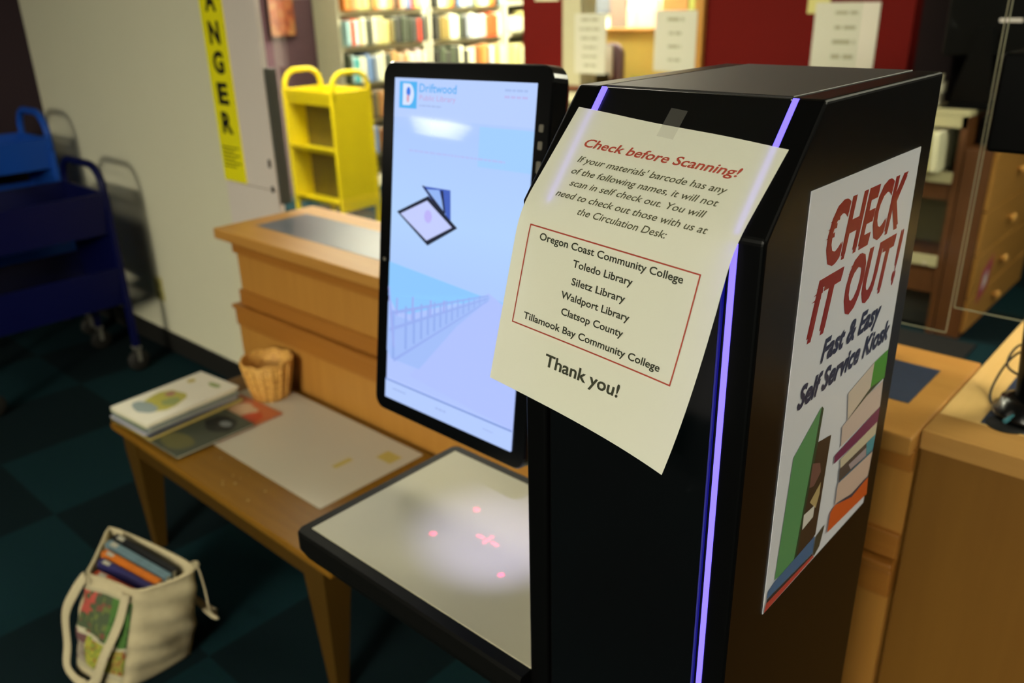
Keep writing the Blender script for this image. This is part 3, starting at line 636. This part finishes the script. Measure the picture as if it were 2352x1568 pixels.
# wall outlet
ot = thing('wall_outlet', 'yellowed power outlet low on the cream wall', 'outlet', (-3.83, 1.688, .27))
MB().box(-3.868, -3.795, 1.682, 1.690, .255, .372, 0, .003).build('cover_plate', mat('aged_ivory', 'A8A062', .5), ot)
for z_ in (.292, .335): MB().lathe([(.015, 0), (.015, .003), (.013, .004)], -3.8315, 1.682, n=16, axis='y', cz=z_).build('socket', mat('aged_ivory_dark', '6E6840', .5), ot).scale = (1, 1, 1)
# danger sign on the end post
ds = thing('danger_sign', 'tall yellow DANGER sign on the pale post at the wall end', 'sign', (-2.965, 1.682, .94))
dx0, dx1 = -3.045, -2.893
MB().box(dx0, dx1, 1.6795, 1.6838, .936, 2.02).build('sign_board', mat('sign_yellow', 'F2E812', .45, .02), ds)
mb = MB()
def dm(x, y): return Vector((x, 1.679, -y))
for ch, z_ in (('D', 1.647), ('A', 1.553), ('N', 1.441), ('G', 1.338), ('E', 1.228), ('R', 1.122)): text(mb, ch, dm, -3.005, -2.931, -z_+.0, .070, 0, .05)
mb.build('lettering', mat('sign_black', '17170C', .5), ds)
mb = MB()
for i in range(6): greek(mb, dm, -3.028, -2.912-.03*(i % 2), -1.062+i*.0145, .006, 0, i)
mb.build('small_print', mat('sign_ink', '2E2E0C', .5), ds)
for z0, z1, lb_ in ((1.016, 1.046, 'upper dark latch mark at the right edge of the pale post'), (.925, .948, 'lower dark latch mark at the right edge of the pale post')):
    tag(MB().box(-2.722, -2.712, 1.677, 1.6835, z0, z1, 0, .001).build('latch_plate', mat('scuff', '3A342C', .7)), lb_, 'latch')

# ------------------------------------------------------------------ circulation counter
m_lam = mat('slate_laminate', '4A4F5C', .28, .15, 120, spec=.5)
m_lamb = mat('blue_laminate', '2E374B', .4, .25, 90)
ct = thing('counter', 'long maple counter with slate top inset behind the low table', 'counter', (-1.45, 1.55, 0))
X0, X1 = -2.57, -.336
MB().box(X0, X1, 1.345, 1.745, .850, .886, 0, .004).build('countertop', m_maple, ct)
MB().box(X0+.09, -1.0, 1.452, 1.655, .8862, .8868).build('top_inset', m_lam, ct)
MB().box(-.80, X1-.05, 1.472, 1.655, .8862, .8868).build('top_inset', m_lamb, ct)
MB().box(X0+.06, X1, 1.385, 1.745, .62, .850).build('upper_body', m_maple_z, ct)
m_rail = wood('maple_rail', 'A56D2C', '945D21', 0)
MB().box(X0+.055, X1, 1.372, 1.386, .806, .850, 0, .003).build('top_rail', m_rail, ct)
MB().box(X0+.055, X1, 1.374, 1.386, .624, .676, 0, .003).build('bottom_rail', m_rail, ct)
MB().box(X0+.02, X1, 1.358, 1.745, .604, .620, 0, .004).build('ledge_molding', m_rail, ct)
MB().box(X0+.028, X1, 1.364, 1.745, .545, .602, 0, .003).build('lower_rail', m_rail, ct)
MB().box(X0+.03, X1, 1.372, 1.745, .05, .543).build('lower_body', m_maple_z, ct)
MB().box(X0+.05, X1, 1.40, 1.73, 0, .05).build('toe_kick', m_dark, ct)
MB().box(-.414, -.402, 1.381, 1.386, .68, .80).build('grommet_slot', m_dark, ct)
de = thing('desk_end', 'plain maple desk unit with blue inset at the right end of the counter', 'desk', (.1, 1.9, 0))
MB().box(-.3328, .62, 1.3848, 1.468, .8862, .8868).prism([(-.3328, 1.3845, .8866), (.62, 1.3845, .8866), (.62, 1.3845, .853), (-.3328, 1.3845, .853)], (0, -.0006, 0)).build('front_border', wood('maple_border', 'B08448', '9C7238', 0, .4), de)
MB().box(-.333, .62, 1.385, 2.9, .852, .886, 0, .003).build('desktop', wood('pale_maple', 'DDB878', 'CBA45F', 1, .35), de)
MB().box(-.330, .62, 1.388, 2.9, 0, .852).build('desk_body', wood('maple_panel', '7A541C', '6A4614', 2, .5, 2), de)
MB().box(-.268, .45, 1.475, 2.45, .8862, .8868).build('top_inset', m_lamb, de)
b = MB(); b.lathe([(.032, 0), (.032, .0006)], -.232, 1.492, n=24, cz=.8868); b.build('cable_hole', mat('hole_black', '050505', .9), de)
# black display on a pole standing on the desk end
tag(MB().box(-1.75, -.84, 3.55, 4.17, 0, .008, 0, .003).build('floor_band', mat('black_band', '0B0B0A', .95), None), 'thin black band on the floor in front of the wooden bookcase', 'mat')  # thin black band laid on the carpet
pd = thing('pole_display', 'black device on a pole standing on the desk by the right edge', 'display', (-.215, 1.56, .887))
MB().lathe([(.056, 0), (.056, .012), (.048, .018), (.046, .030), (.030, .036)], -.213, 1.548, n=32, cz=.887).build('round_base', m_blackg, pd)
MB().tube([(-.215, 1.556, .915), (-.232, 1.565, 1.1), (-.254, 1.577, 1.345)], .024, n=18).build('pole', m_black, pd)
MB().box(-.348, .02, 1.50, 1.68, 1.334, 1.484, 0, .006).build('device_body', m_black, pd)
cable = [Vector((-.225, 1.54, .90+.0)), Vector((-.262, 1.545, .891)), Vector((-.285, 1.60, .892)), Vector((-.282, 1.66, .925)), Vector((-.262, 1.67, .955)), Vector((-.236, 1.64, .95)), Vector((-.24, 1.62, .93)), Vector((-.275, 1.64, .935)), Vector((-.27, 1.69, .96)), Vector((-.22, 1.68, .97))]
Q = []
for i in range(len(cable)-1):
    p0, p1, p2, p3 = cable[max(i-1, 0)], cable[i], cable[i+1], cable[min(i+2, len(cable)-1)]
    for q in range(8):
        t = q/8; Q.append(.5*((2*p1)+(-p0+p2)*t+(2*p0-5*p1+4*p2-p3)*t*t+(-p0+3*p1-3*p2+p3)*t**3))
MB().tube(Q, .0022, n=8).build('cable', m_dark, pd)
MB().tube([(-.236, 1.488, .893), (-.232, 1.494, .897), (-.222, 1.51, .905), (-.208, 1.52, .908), (-.195, 1.53, .90)], .004, n=8).build('teal_cable', mat('teal_cable', '2E6E78', .5), pd)
# acrylic sneeze guards
m_edge = mat('acrylic_edge', '8E8C74', .3, .02)
def guard(label, x0, x1, y, z0, z1, feet, edges='LRTB'):
    t = thing('sneeze_guard', label, 'acrylic screen', ((x0+x1)/2, y, .886)); MB().box(x0, x1, y, y+.004, z0, z1).build('acrylic_pane', m_glass, t)
    b = MB(); e = .0012
    if 'L' in edges: b.box(x0-e, x0, y, y+.004, z0, z1)
    if 'R' in edges: b.box(x1, x1+e, y, y+.004, z0, z1)
    if 'B' in edges: b.box(x0, x1, y, y+.004, z0-e, z0)
    if 'T' in edges: b.box(x0, x1, y, y+.004, z1, z1+e)
    b.build('polished_edge', m_edge, t)
    for fx in feet: MB().box(fx-.003, fx+.003, y-.06, y+.06, .8865, z0).box(fx-.003, fx+.003, y-.005, y+.009, z0, z0+.1).build('foot', m_glass, t)
guard('clear acrylic screen with its lower corner showing right of the kiosk', -.62, -.406, 1.718, .942, 2.3, (-.57,), 'RB')
guard('clear acrylic screen above the desk at the right edge', -.399, .50, 1.72, .996, 2.3, (.30,), 'LB')
guard('low clear acrylic screen along the counter left of the kiosk', -2.69, -.66, 1.735, .89, 1.582, (-2.0, -1.0), 'T')

# ------------------------------------------------------------------ bookcases of the far room
BX = -6.0
m_case = mat('putty_enamel', 'B9B59C', .5, .03)
def bay(label, y0, y1, shelves):
    t = thing('bookcase', label, 'bookcase', (BX-.16, (y0+y1)/2, 0), 0, 'putty coloured library bookcases')
    for y in (y0, y1-.03): MB().box(BX-.33, BX, y, y+.03, 0, 2.2, 0, .003).build('side_panel', m_case, t)
    MB().box(BX-.33, BX-.32, y0+.03, y1-.03, .05, 2.2).build('back_panel', mat('case_back', '6A6654', .7), t)
    for z_ in shelves: MB().box(BX-.318, BX-.002, y0+.03, y1-.03, z_-.012, z_).box(BX-.014, BX-.001, y0+.03, y1-.03, z_-.034, z_+.004).build('shelf', m_case, t)
    MB().box(BX-.32, BX-.01, y0+.03, y1-.03, 0, .09).build('kick_panel', m_case, t)
    MB().box(BX-.33, BX, y0, y1, 2.2, 2.23).build('top_panel', m_case, t)
SHZ = [.30, .60, .905, 1.205, 1.480]
bay('putty bookcase nearest the plum wall, behind the yellow cart', 4.515, 5.50, SHZ)
bay('putty bookcase in the middle of the row, left of the red wall', 5.53, 6.49, SHZ)
bay('putty bookcase farthest along the row, half hidden by the red wall', 6.56, 7.52, [.30, .60, .905, 1.23, 1.52])
NAMES = {'C0702A': 'orange', 'C7C4A4': 'cream', 'B8B070': 'pale yellow', '38402F': 'dark green', '2E2E2A': 'charcoal', 'B0382A': 'red', '8FB0B0': 'pale teal', '50688A': 'blue', 'A07848': 'tan', 'B89C84': 'pinkish tan', '6A5A2C': 'olive brown', 'A9BCC4': 'pale blue', 'B4A0A0': 'pale pink', 'C04A22': 'orange red', '6E4422': 'brown', '4A2A22': 'maroon', '7A8088': 'grey', '2A8A8A': 'teal'}
KEY = dict(o='C0702A', c='C7C4A4', y='B8B070', g='38402F', k='2E2E2A', r='B0382A', t='8FB0B0', b='50688A', n='A07848', p='B89C84', v='6A5A2C', l='A9BCC4', i='B4A0A0', q='C04A22', w='6E4422', m='4A2A22', s='7A8088', T='2A8A8A')
ORD = 'first second third fourth fifth sixth seventh eighth ninth tenth eleventh twelfth thirteenth fourteenth fifteenth sixteenth seventeenth eighteenth nineteenth twentieth twenty-first twenty-second twenty-third twenty-fourth twenty-fifth twenty-sixth twenty-seventh twenty-eighth twenty-ninth thirtieth thirty-first thirty-second thirty-third thirty-fourth thirty-fifth thirty-sixth'.split()
unit_mesh = {}
def shelf_book(hx):
    # unit book: spine at +x face rounded, cover boards and a paper block, copied for each volume
    if hx in unit_mesh: return unit_mesh[hx]
    b = MB(); b.box(-1, 0, -.5, .5, 0, 1, 0, .06, 2); b.box(-.985, -.08, -.38, .38, .94, 1.004, 1)
    o = b.build('library_book', [mat('spine_'+hx, hx, .5, .25, 18), mat('pages_CFC8B0', 'CFC8B0', .8)]); me = o.data; bpy.data.objects.remove(o); unit_mesh[hx] = me; return me
def fill(seq, y0, y1, z_, hmin, hmax, where, bx=BX-.02, dp=.20):
    hs = [KEY[c] for c in seq if c != ' ']; n = len(hs); ws = [random.uniform(.7, 1.3) for _ in hs]; tot = sum(ws); y = y0
    for i, hx in enumerate(hs):
        wd = ws[i]/tot*(y1-y0); h = random.uniform(hmin, hmax); o = bpy.data.objects.new('library_book', shelf_book(hx)); C.objects.link(o)
        o.location = (bx-random.uniform(0, .02), y+wd/2, z_+.0045); o.scale = (dp*random.uniform(.85, 1), wd*.95, h)
        lean = 0
        if False: lean = 0
        o.rotation_euler = (lean, 0, 0)
        tag(o, '%s book, %s from the left on %s' % (NAMES[hx], ORD[i], where), 'book', 'library books on '+where); y += wd
N1, N2 = 'of the near bookcase', 'of the middle bookcase'
fill('onyyvopcyn kwpb ryc', 4.555, 5.46, 1.4805, .19, .23, 'the top visible shelf '+N1)
fill('tqlocgkcyyyvgkkgkgkkrkk', 4.555, 5.46, 1.2055, .19, .222, 'the upper shelf '+N1)
fill('gtTccbbscckgn nnpnpcpipck', 4.555, 5.46, .9055, .20, .245, 'the middle shelf '+N1)
fill('wmkvwnkmgwkmvnwkgmkw', 4.70, 5.46, .6005, .20, .24, 'the lower shelf '+N1)
fill('kbgwmkvkgnkwmkgbkwkm', 4.70, 5.46, .3005, .20, .24, 'the bottom shelf '+N1)
fill('kcyokbcsgyccowkt', 5.57, 6.45, 1.4805, .19, .22, 'the top visible shelf '+N2)
fill('kvvvccgkscllipqqqcc', 5.57, 6.45, 1.2055, .19, .222, 'the upper shelf '+N2)
fill('kggkgkckccwwonwlynyc', 5.57, 6.45, .9055, .20, .245, 'the middle shelf '+N2)
fill('yycnnc', 6.62, 7.0, .9055, .18, .22, 'the middle shelf of the far bookcase')
fill('ccyn', 6.62, 6.95, 1.2305, .12, .2, 'the upper shelf of the far bookcase')
b = MB().box(BX-.25, BX-.02, 6.62, 6.84, .6005, .85, 0, .01).box(BX-.20, BX-.07, 6.68, 6.78, .845, .855)
tag(b.build('storage_box', mat('navy_box', '23283E', .6)), 'dark navy box on the far bookcase beside the red wall', 'box')
pc = thing('wall_picture', 'orange and brown canvas picture hanging on the plum wall', 'picture', (-6.34, 4.19, 1.30))
MB().box(-6.348, -6.305, 4.07, 4.315, 1.300, 1.80, 0, .004).build('canvas_frame', mat('canvas_edge', '2A1A12', .6), pc)
def pic_mat():
    m = bpy.data.materials.new('abstract_orange'); m.use_nodes = True; nt = m.node_tree; p = nt.nodes['Principled BSDF']; L = nt.links.new
    tc = nt.nodes.new('ShaderNodeTexCoord'); n = nt.nodes.new('ShaderNodeTexNoise'); n.inputs['Scale'].default_value = 14; n.inputs['Detail'].default_value = 4
    cr = nt.nodes.new('ShaderNodeValToRGB'); e = cr.color_ramp.elements; e[0].position = .35; e[0].color = lin('52200F'); e[1].position = .68; e[1].color = lin('9C7040'); q = e.new(.5); q.color = lin('8C3E16')
    L(tc.outputs['Object'], n.inputs['Vector']); L(n.outputs['Fac'], cr.inputs[0]); L(cr.outputs[0], p.inputs['Base Color']); return m
MB().box(-6.306, -6.303, 4.078, 4.307, 1.308, 1.792).build('painted_front', pic_mat(), pc)

# ------------------------------------------------------------------ red wall: notices and the office behind the window
def wall_notice(label, x0, x1, z0, z1, y, lines, hx='B6B3A6', sk=0, name='wall_notice'):
    t = thing(name, label, 'notice', ((x0+x1)/2, y, z0)); MB().prism([(x0, y, z0), (x1, y, z0), (x1+sk, y, z1), (x0+sk, y, z1)], (0, -.001, 0)).build('paper_sheet', mat('notice_'+hx, hx, .7, .02), t)
    if lines:
        mb = MB(); n = len(lines)
        for i, (wd, c_) in enumerate(lines):
            zc = z1-(z1-z0)*(i+.8)/(n+.6); cx = (x0+x1)/2+sk*.5; ww = (x1-x0)*wd/2
            greek(mb, lambda x, y_: Vector((x, y-.0016, -y_)), cx-ww, cx+ww, -zc, c_, 0, i)
        mb.build('printed_lines', mat('notice_grey_ink', '8C8A74', .7), t)
wall_notice('white notice on the left side of the office window', -3.875, -3.605, 1.055, 1.450, 4.955, [(.6, .018), (.7, .016), (.6, .016), (.45, .016), (.5, .016), (.4, .016)])
wall_notice('white notice on the right jamb of the office window', -3.215, -2.905, 1.095, 1.468, 4.955, [(.4, .022), (.3, .018), (.32, .018), (.3, .016)])
wall_notice('large white notice hanging on the red wall behind the kiosk', -2.165, -1.800, 1.140, 1.503, 4.998, [(.35, .018), (.33, .02), (.36, .024), (.35, .024)], sk=.0)
wall_notice('pale yellow sheet above the large notice on the red wall', -2.215, -2.085, 1.445, 1.66, 4.9995, [], hx='B8B070')
wall_notice('cream sheet high on the red wall left of the office window', -4.28, -4.06, 1.535, 1.80, 4.9995, [], hx='CFC9A8')
dk = thing('office_desk', 'wooden desk top in the office behind the window', 'desk', (-3.7, 5.43, 0))
MB().box(-4.35, -3.0, 5.28, 5.58, .80, .84, 0, .004).build('desktop', m_maple, dk)
for x in (-4.30, -3.10): MB().box(x, x+.05, 5.32, 5.55, 0, .80).build('leg_panel', m_maple_z, dk)
pt = thing('office_partition', 'ochre office partition with a wooden cap rail behind the window', 'partition', (-3.9, 5.93, 0))
MB().box(-5.1, -2.6, 5.91, 5.95, 0, 1.285).build('fabric_panel', mat('ochre_fabric', 'B89A48', .9, .05, 60), pt); MB().box(-5.1, -2.6, 5.895, 5.965, 1.285, 1.315, 0, .004).build('cap_rail', wood('oak_rail', 'A87838', '946428', 0), pt)
prn = thing('desk_printer', 'low black printer on the office desk behind the window', 'printer', (-4.05, 5.42, .84))
MB().box(-4.22, -3.98, 5.30, 5.54, .84, 1.01, 0, .02).build('printer_body', m_black, prn); MB().box(-4.18, -4.02, 5.49, 5.53, 1.005, 1.06, 0, .004).build('paper_feed', mat('printer_grey', '4A4844', .5), prn)
ch = thing('office_chair', 'grey purple office chair back with a white garment behind the window', 'chair', (-4.10, 5.74, 0))
MB().prism([(x-4.12, 5.73, z_+1.00) for x, z_ in rrect(-.11, .11, -.21, .21, .09, 6)], (0, .04, 0), 0, .008).build('backrest', mat('chair_purple', '5A4650', .8), ch)
MB().lathe([(.018, 0), (.018, .40)], -4.12, 5.80, n=14, cz=.42).lathe([(.09, 0), (.10, .05), (.09, .07)], -4.12, 5.75, n=24, cz=.42).lathe([(.13, 0), (.12, .04), (.03, .06)], -4.12, 5.75, n=20, cz=.0).lathe([(.025, 0), (.025, .38)], -4.12, 5.75, n=12, cz=.04).build('seat_and_base', m_black, ch)
MB().grid(lambda u, v: Vector((-4.235+.15*u, 5.715-.010*math.sin(u*9), 1.20-.30*v*(1-.2*u))), 12, 10).build('white_garment', mat('white_cloth', 'B4B0A4', .9), ch)
def leafy(label, x, y, z_, n, r_, hx):
    t = thing('potted_plant', label, 'plant', (x, y, z_)); MB().lathe([(.028, 0), (.038, .06), (.034, .06), (.03, .05)], x, y, n=18, cz=z_).build('pot', mat('dark_pot', '33402C', .5), t)
    b = MB()
    for i in range(n):
        a = random.uniform(0, 6.28); e = random.uniform(.3, 1.3); L_ = r_*random.uniform(.7, 1); d = Vector((math.cos(a)*math.cos(e), math.sin(a)*math.cos(e), math.sin(e))); s_ = d.cross(Vector((0, 0, 1))).normalized()*L_*.28
        o_ = Vector((x, y, z_+.05)); b.poly([o_, o_+d*L_*.5+s_, o_+d*L_, o_+d*L_*.5-s_])
    b.build('foliage', mat('leaf_'+hx, hx, .5), t)
leafy('small bright green plant on the office desk', -3.66, 5.45, .84, 60, .14, '3F8A3C'); leafy('small dark green plant beside the printer on the office desk', -3.88, 5.37, .84, 40, .075, '2A5A2E')
for lb, x0, x1, z0, z1, hx, cat in (('pink paper pinned on the office wall', -4.33, -4.115, 1.30, 1.53, 'E0A08C', 'paper'), ('dark grey board on the office wall left of the pink paper', -4.86, -4.615, 1.41, 1.85, '4E5058', 'board'), ('brown grey poster on the office wall beside the dark board', -4.61, -4.435, 1.29, 1.8, '6A564C', 'poster'), ('pale green paper on the office wall next to the pink paper', -4.43, -4.335, 1.30, 1.44, 'A2B08C', 'paper'), ('orange brown panel on the office wall above the right notice', -4.08, -3.84, 1.34, 1.9, '8A5A24', 'panel'), ('olive green panel on the office wall next to the right jamb', -3.83, -3.62, 1.34, 1.9, '7A7A2C', 'panel')):
    tag(MB().box(x0, x1, 6.385, 6.398, z0, z1, 0, .002).build('pinned_sheet', mat('pin_'+hx, hx, .7), None), lb, cat)
lb = thing('low_bookshelf', 'low cream bookshelf under the office window left of the kiosk', 'bookshelf', (-3.95, 4.80, 0))
MB().box(-4.25, -3.45, 4.66, 4.99, .895, .925, 0, .003).build('top_board', m_cream, lb)
for x in (-4.25, -3.48): MB().box(x, x+.03, 4.66, 4.99, 0, .895).build('side_panel', m_cream, lb)
MB().box(-4.22, -3.48, 4.97, 4.99, .05, .895).build('back_panel', m_cream, lb)
for z_ in (.10, .50): MB().box(-4.22, -3.48, 4.67, 4.97, z_, z_+.02).build('shelf', m_cream, lb)
x = -4.20
for i, c in enumerate('pcocpnyicpocncpyocnc'):
    hx = KEY[c]; o = bpy.data.objects.new('magazine', shelf_book(hx)); C.objects.link(o); o.location = (x+.017, 4.69, .5205); o.rotation_euler = (0, 0, R(-90)); o.scale = (.22, .031, random.uniform(.26, .33)); x += .035
    tag(o, '%s magazine, %s from the left on the low bookshelf under the window' % (NAMES[hx], ORD[i]), 'magazine', 'magazines on the low bookshelf')

# ------------------------------------------------------------------ staff side bookcase and drawers at the right
m_brown = wood('brown_wood', '573417', '452810', 2, .5)
m_cream2 = mat('aged_cream', 'A39C78', .6, .03)
wb = thing('wooden_bookcase', 'brown wooden bookcase with cream shelf edges right of the kiosk', 'bookcase', (-1.4, 4.35, 0))
MB().box(-1.80, -1.055, 4.20, 4.52, 1.035, 1.058, 0, .003).build('top_board', m_cream2, wb)
MB().box(-1.77, -1.06, 4.20, 4.215, .985, 1.035).build('top_fascia', m_cream2, wb)
for x in (-1.80, -1.085): MB().box(x, x+.03, 4.20, 4.52, 0, 1.035).build('side_panel', m_brown, wb)
MB().box(-1.77, -1.085, 4.50, 4.52, .05, 1.035).build('back_panel', mat('olive_back', '57523A', .8), wb)
for z_ in (.775, .375): MB().box(-1.77, -1.085, 4.21, 4.50, z_-.035, z_, 0).box(-1.77, -1.085, 4.195, 4.21, z_-.04, z_+.01, 1).build('shelf', [m_brown, m_cream2], wb)
MB().box(-1.77, -1.085, 4.21, 4.225, .655, .735).build('rail', m_brown, wb); d = MB().box(-1.77, -1.085, 4.21, 4.23, .20, .335).build('drawer', m_brown, wb)
MB().lathe([(.006, 0), (.012, -.012), (.006, -.02)], -1.14, 4.21, n=14, axis='y', cz=.345).build('knob', mat('pale_knob', 'B0A48C', .4), d)
MB().box(-1.77, -1.085, 4.25, 4.27, .02, .2).build('kick_board', m_dark, wb)
x = -1.40
for i, (c, wd, h, ln) in enumerate((('c', .035, .19, 0), ('n', .03, .18, 0), ('c', .04, .195, 0), ('y', .02, .18, 0), ('n', .028, .185, 0), ('c', .036, .195, -2), ('y', .022, .18, -3), ('c', .034, .18, -3))):
    hx = KEY[c]; o = bpy.data.objects.new('binder', shelf_book(hx)); C.objects.link(o); o.location = (x+wd/2, 4.225, .7855+.001+abs(math.sin(R(ln)))*wd/2); o.rotation_euler = (0, R(ln), R(-90)); o.rotation_euler = Matrix.Rotation(R(ln), 3, 'Y').__matmul__(Matrix.Rotation(R(-90), 3, 'Z')).to_euler(); o.scale = (.22, wd*.92, h); x += wd+.003
    tag(o, '%s binder, %s from the left on the brown wooden bookcase' % (NAMES[hx], ORD[i]), 'binder', 'binders on the wooden bookcase')
dc = thing('drawer_cabinet', 'light wood drawer cabinet with round knobs at the right edge', 'cabinet', (-.99, 4.8, 0))
MB().box(-1.05, -.935, 4.20, 5.30, 0, .90, 0, .003).build('cabinet_body', m_brown, dc)
for z0, z1 in ((.625, .885), (.415, .615), (.205, .405), (.03, .195)):
    d = MB().box(-.936, -.918, 4.215, 5.28, z0, z1, 0, .003).build('drawer', wood('drawer_maple', 'A87A3C', '94682E', 1), dc); zc = (z0+z1)/2
    MB().lathe([(.008, 0), (.010, .012), (.021, .020), (.021, .030), (.012, .036)], -.918, 4.66, n=18, axis='x', cz=zc).build('knob', wood('knob_maple', 'D8A458', 'C89248', 2), d)
MB().prism([(-.9175, 4.36, .30), (-.9175, 4.52, .36), (-.9175, 4.50, .20), (-.9175, 4.34, .14)], (.0008, 0, 0)).prism([(-.9166, 4.40, .27), (-.9166, 4.47, .29), (-.9166, 4.46, .22), (-.9166, 4.39, .2)], (.0005, 0, 0), 1).build('sticker', [mat('pink_sticker', '9A3A50', .5), mat('white_sticker', 'C0B8B4', .5)], dc)
bm_ = thing('computer_monitor', 'black computer monitor seen from behind on the wooden bookcase', 'monitor', (-1.13, 4.36, 1.058))
MB().prism([(-1.22, 4.28, 1.059), (-1.00, 4.28, 1.059), (-1.03, 4.30, 1.075), (-1.19, 4.30, 1.075)], (0, .16, 0)).build('stand_base', m_black, bm_)
MB().prism([(-1.20, 4.34, 1.07), (-1.02, 4.34, 1.07), (-1.06, 4.34, 1.40), (-1.12, 4.34, 1.40)], (0, .03, 0)).build('neck', m_black, bm_)
MB().box(-1.27, -.70, 4.37, 4.42, 1.28, 1.66, 0, .01).build('screen_housing', m_black, bm_); MB().box(-1.05, -.96, 4.362, 4.372, 1.425, 1.44).build('white_label', mat('white_sticker', 'C0B8B4', .5), bm_)
ph = thing('desk_telephone', 'black desk telephone on the drawer cabinet behind the display', 'telephone', (-.98, 4.5, .90))
MB().prism([(-1.04, 4.32, .901), (-.94, 4.32, .901), (-.94, 4.32, .96), (-1.04, 4.32, 1.00)], (0, .2, 0), 0, .005).build('phone_body', m_black, ph); MB().box(-1.035, -.985, 4.30, 4.54, .998, 1.035, 0, .012).build('handset', m_black, ph)
z = 1.0585
for lb_, hx, lx, ly, th, rz in (('grey white box lying lowest in the pile on the wooden bookcase', '8E8A88', .17, .2, .030, 3), ('red book in the pile on the wooden bookcase', '8E2622', .15, .19, .024, -4), ('dark grey box in the pile on the wooden bookcase', '34363C', .18, .2, .05, 2), ('pale picture book on top of the pile on the wooden bookcase', 'A8A48C', .16, .19, .028, 6)):
    flat_book('stacked_book', lb_, -1.325, 4.34, z, lx, ly, th, R(rz), hx, group='pile on the wooden bookcase'); z += th+.0004
mc = thing('storage_rack', 'dark storage rack against the back wall at the upper right', 'rack', (-1.0, 5.9, 0))
for x in (-1.5, -.45): MB().box(x, x+.04, 5.7, 6.2, 0, 2.0).build('upright', m_black, mc)
for z_ in (.35, .85, 1.30, 1.75): MB().box(-1.46, -.45, 5.7, 6.2, z_, z_+.025).build('shelf', m_black, mc)
tag(MB().box(-1.29, -1.22, 5.72, 6.0, 1.3255, 1.62, 0, .004).build('lever_file', mat('orange_file', 'A8641E', .5), None), 'orange lever file standing on the dark storage rack', 'file')
tag(MB().box(-1.10, -.62, 5.74, 6.1, 1.3255, 1.60, 0, .006).build('archive_box', mat('dark_box', '1E1D1B', .7), None), 'black archive box on the dark storage rack', 'box')
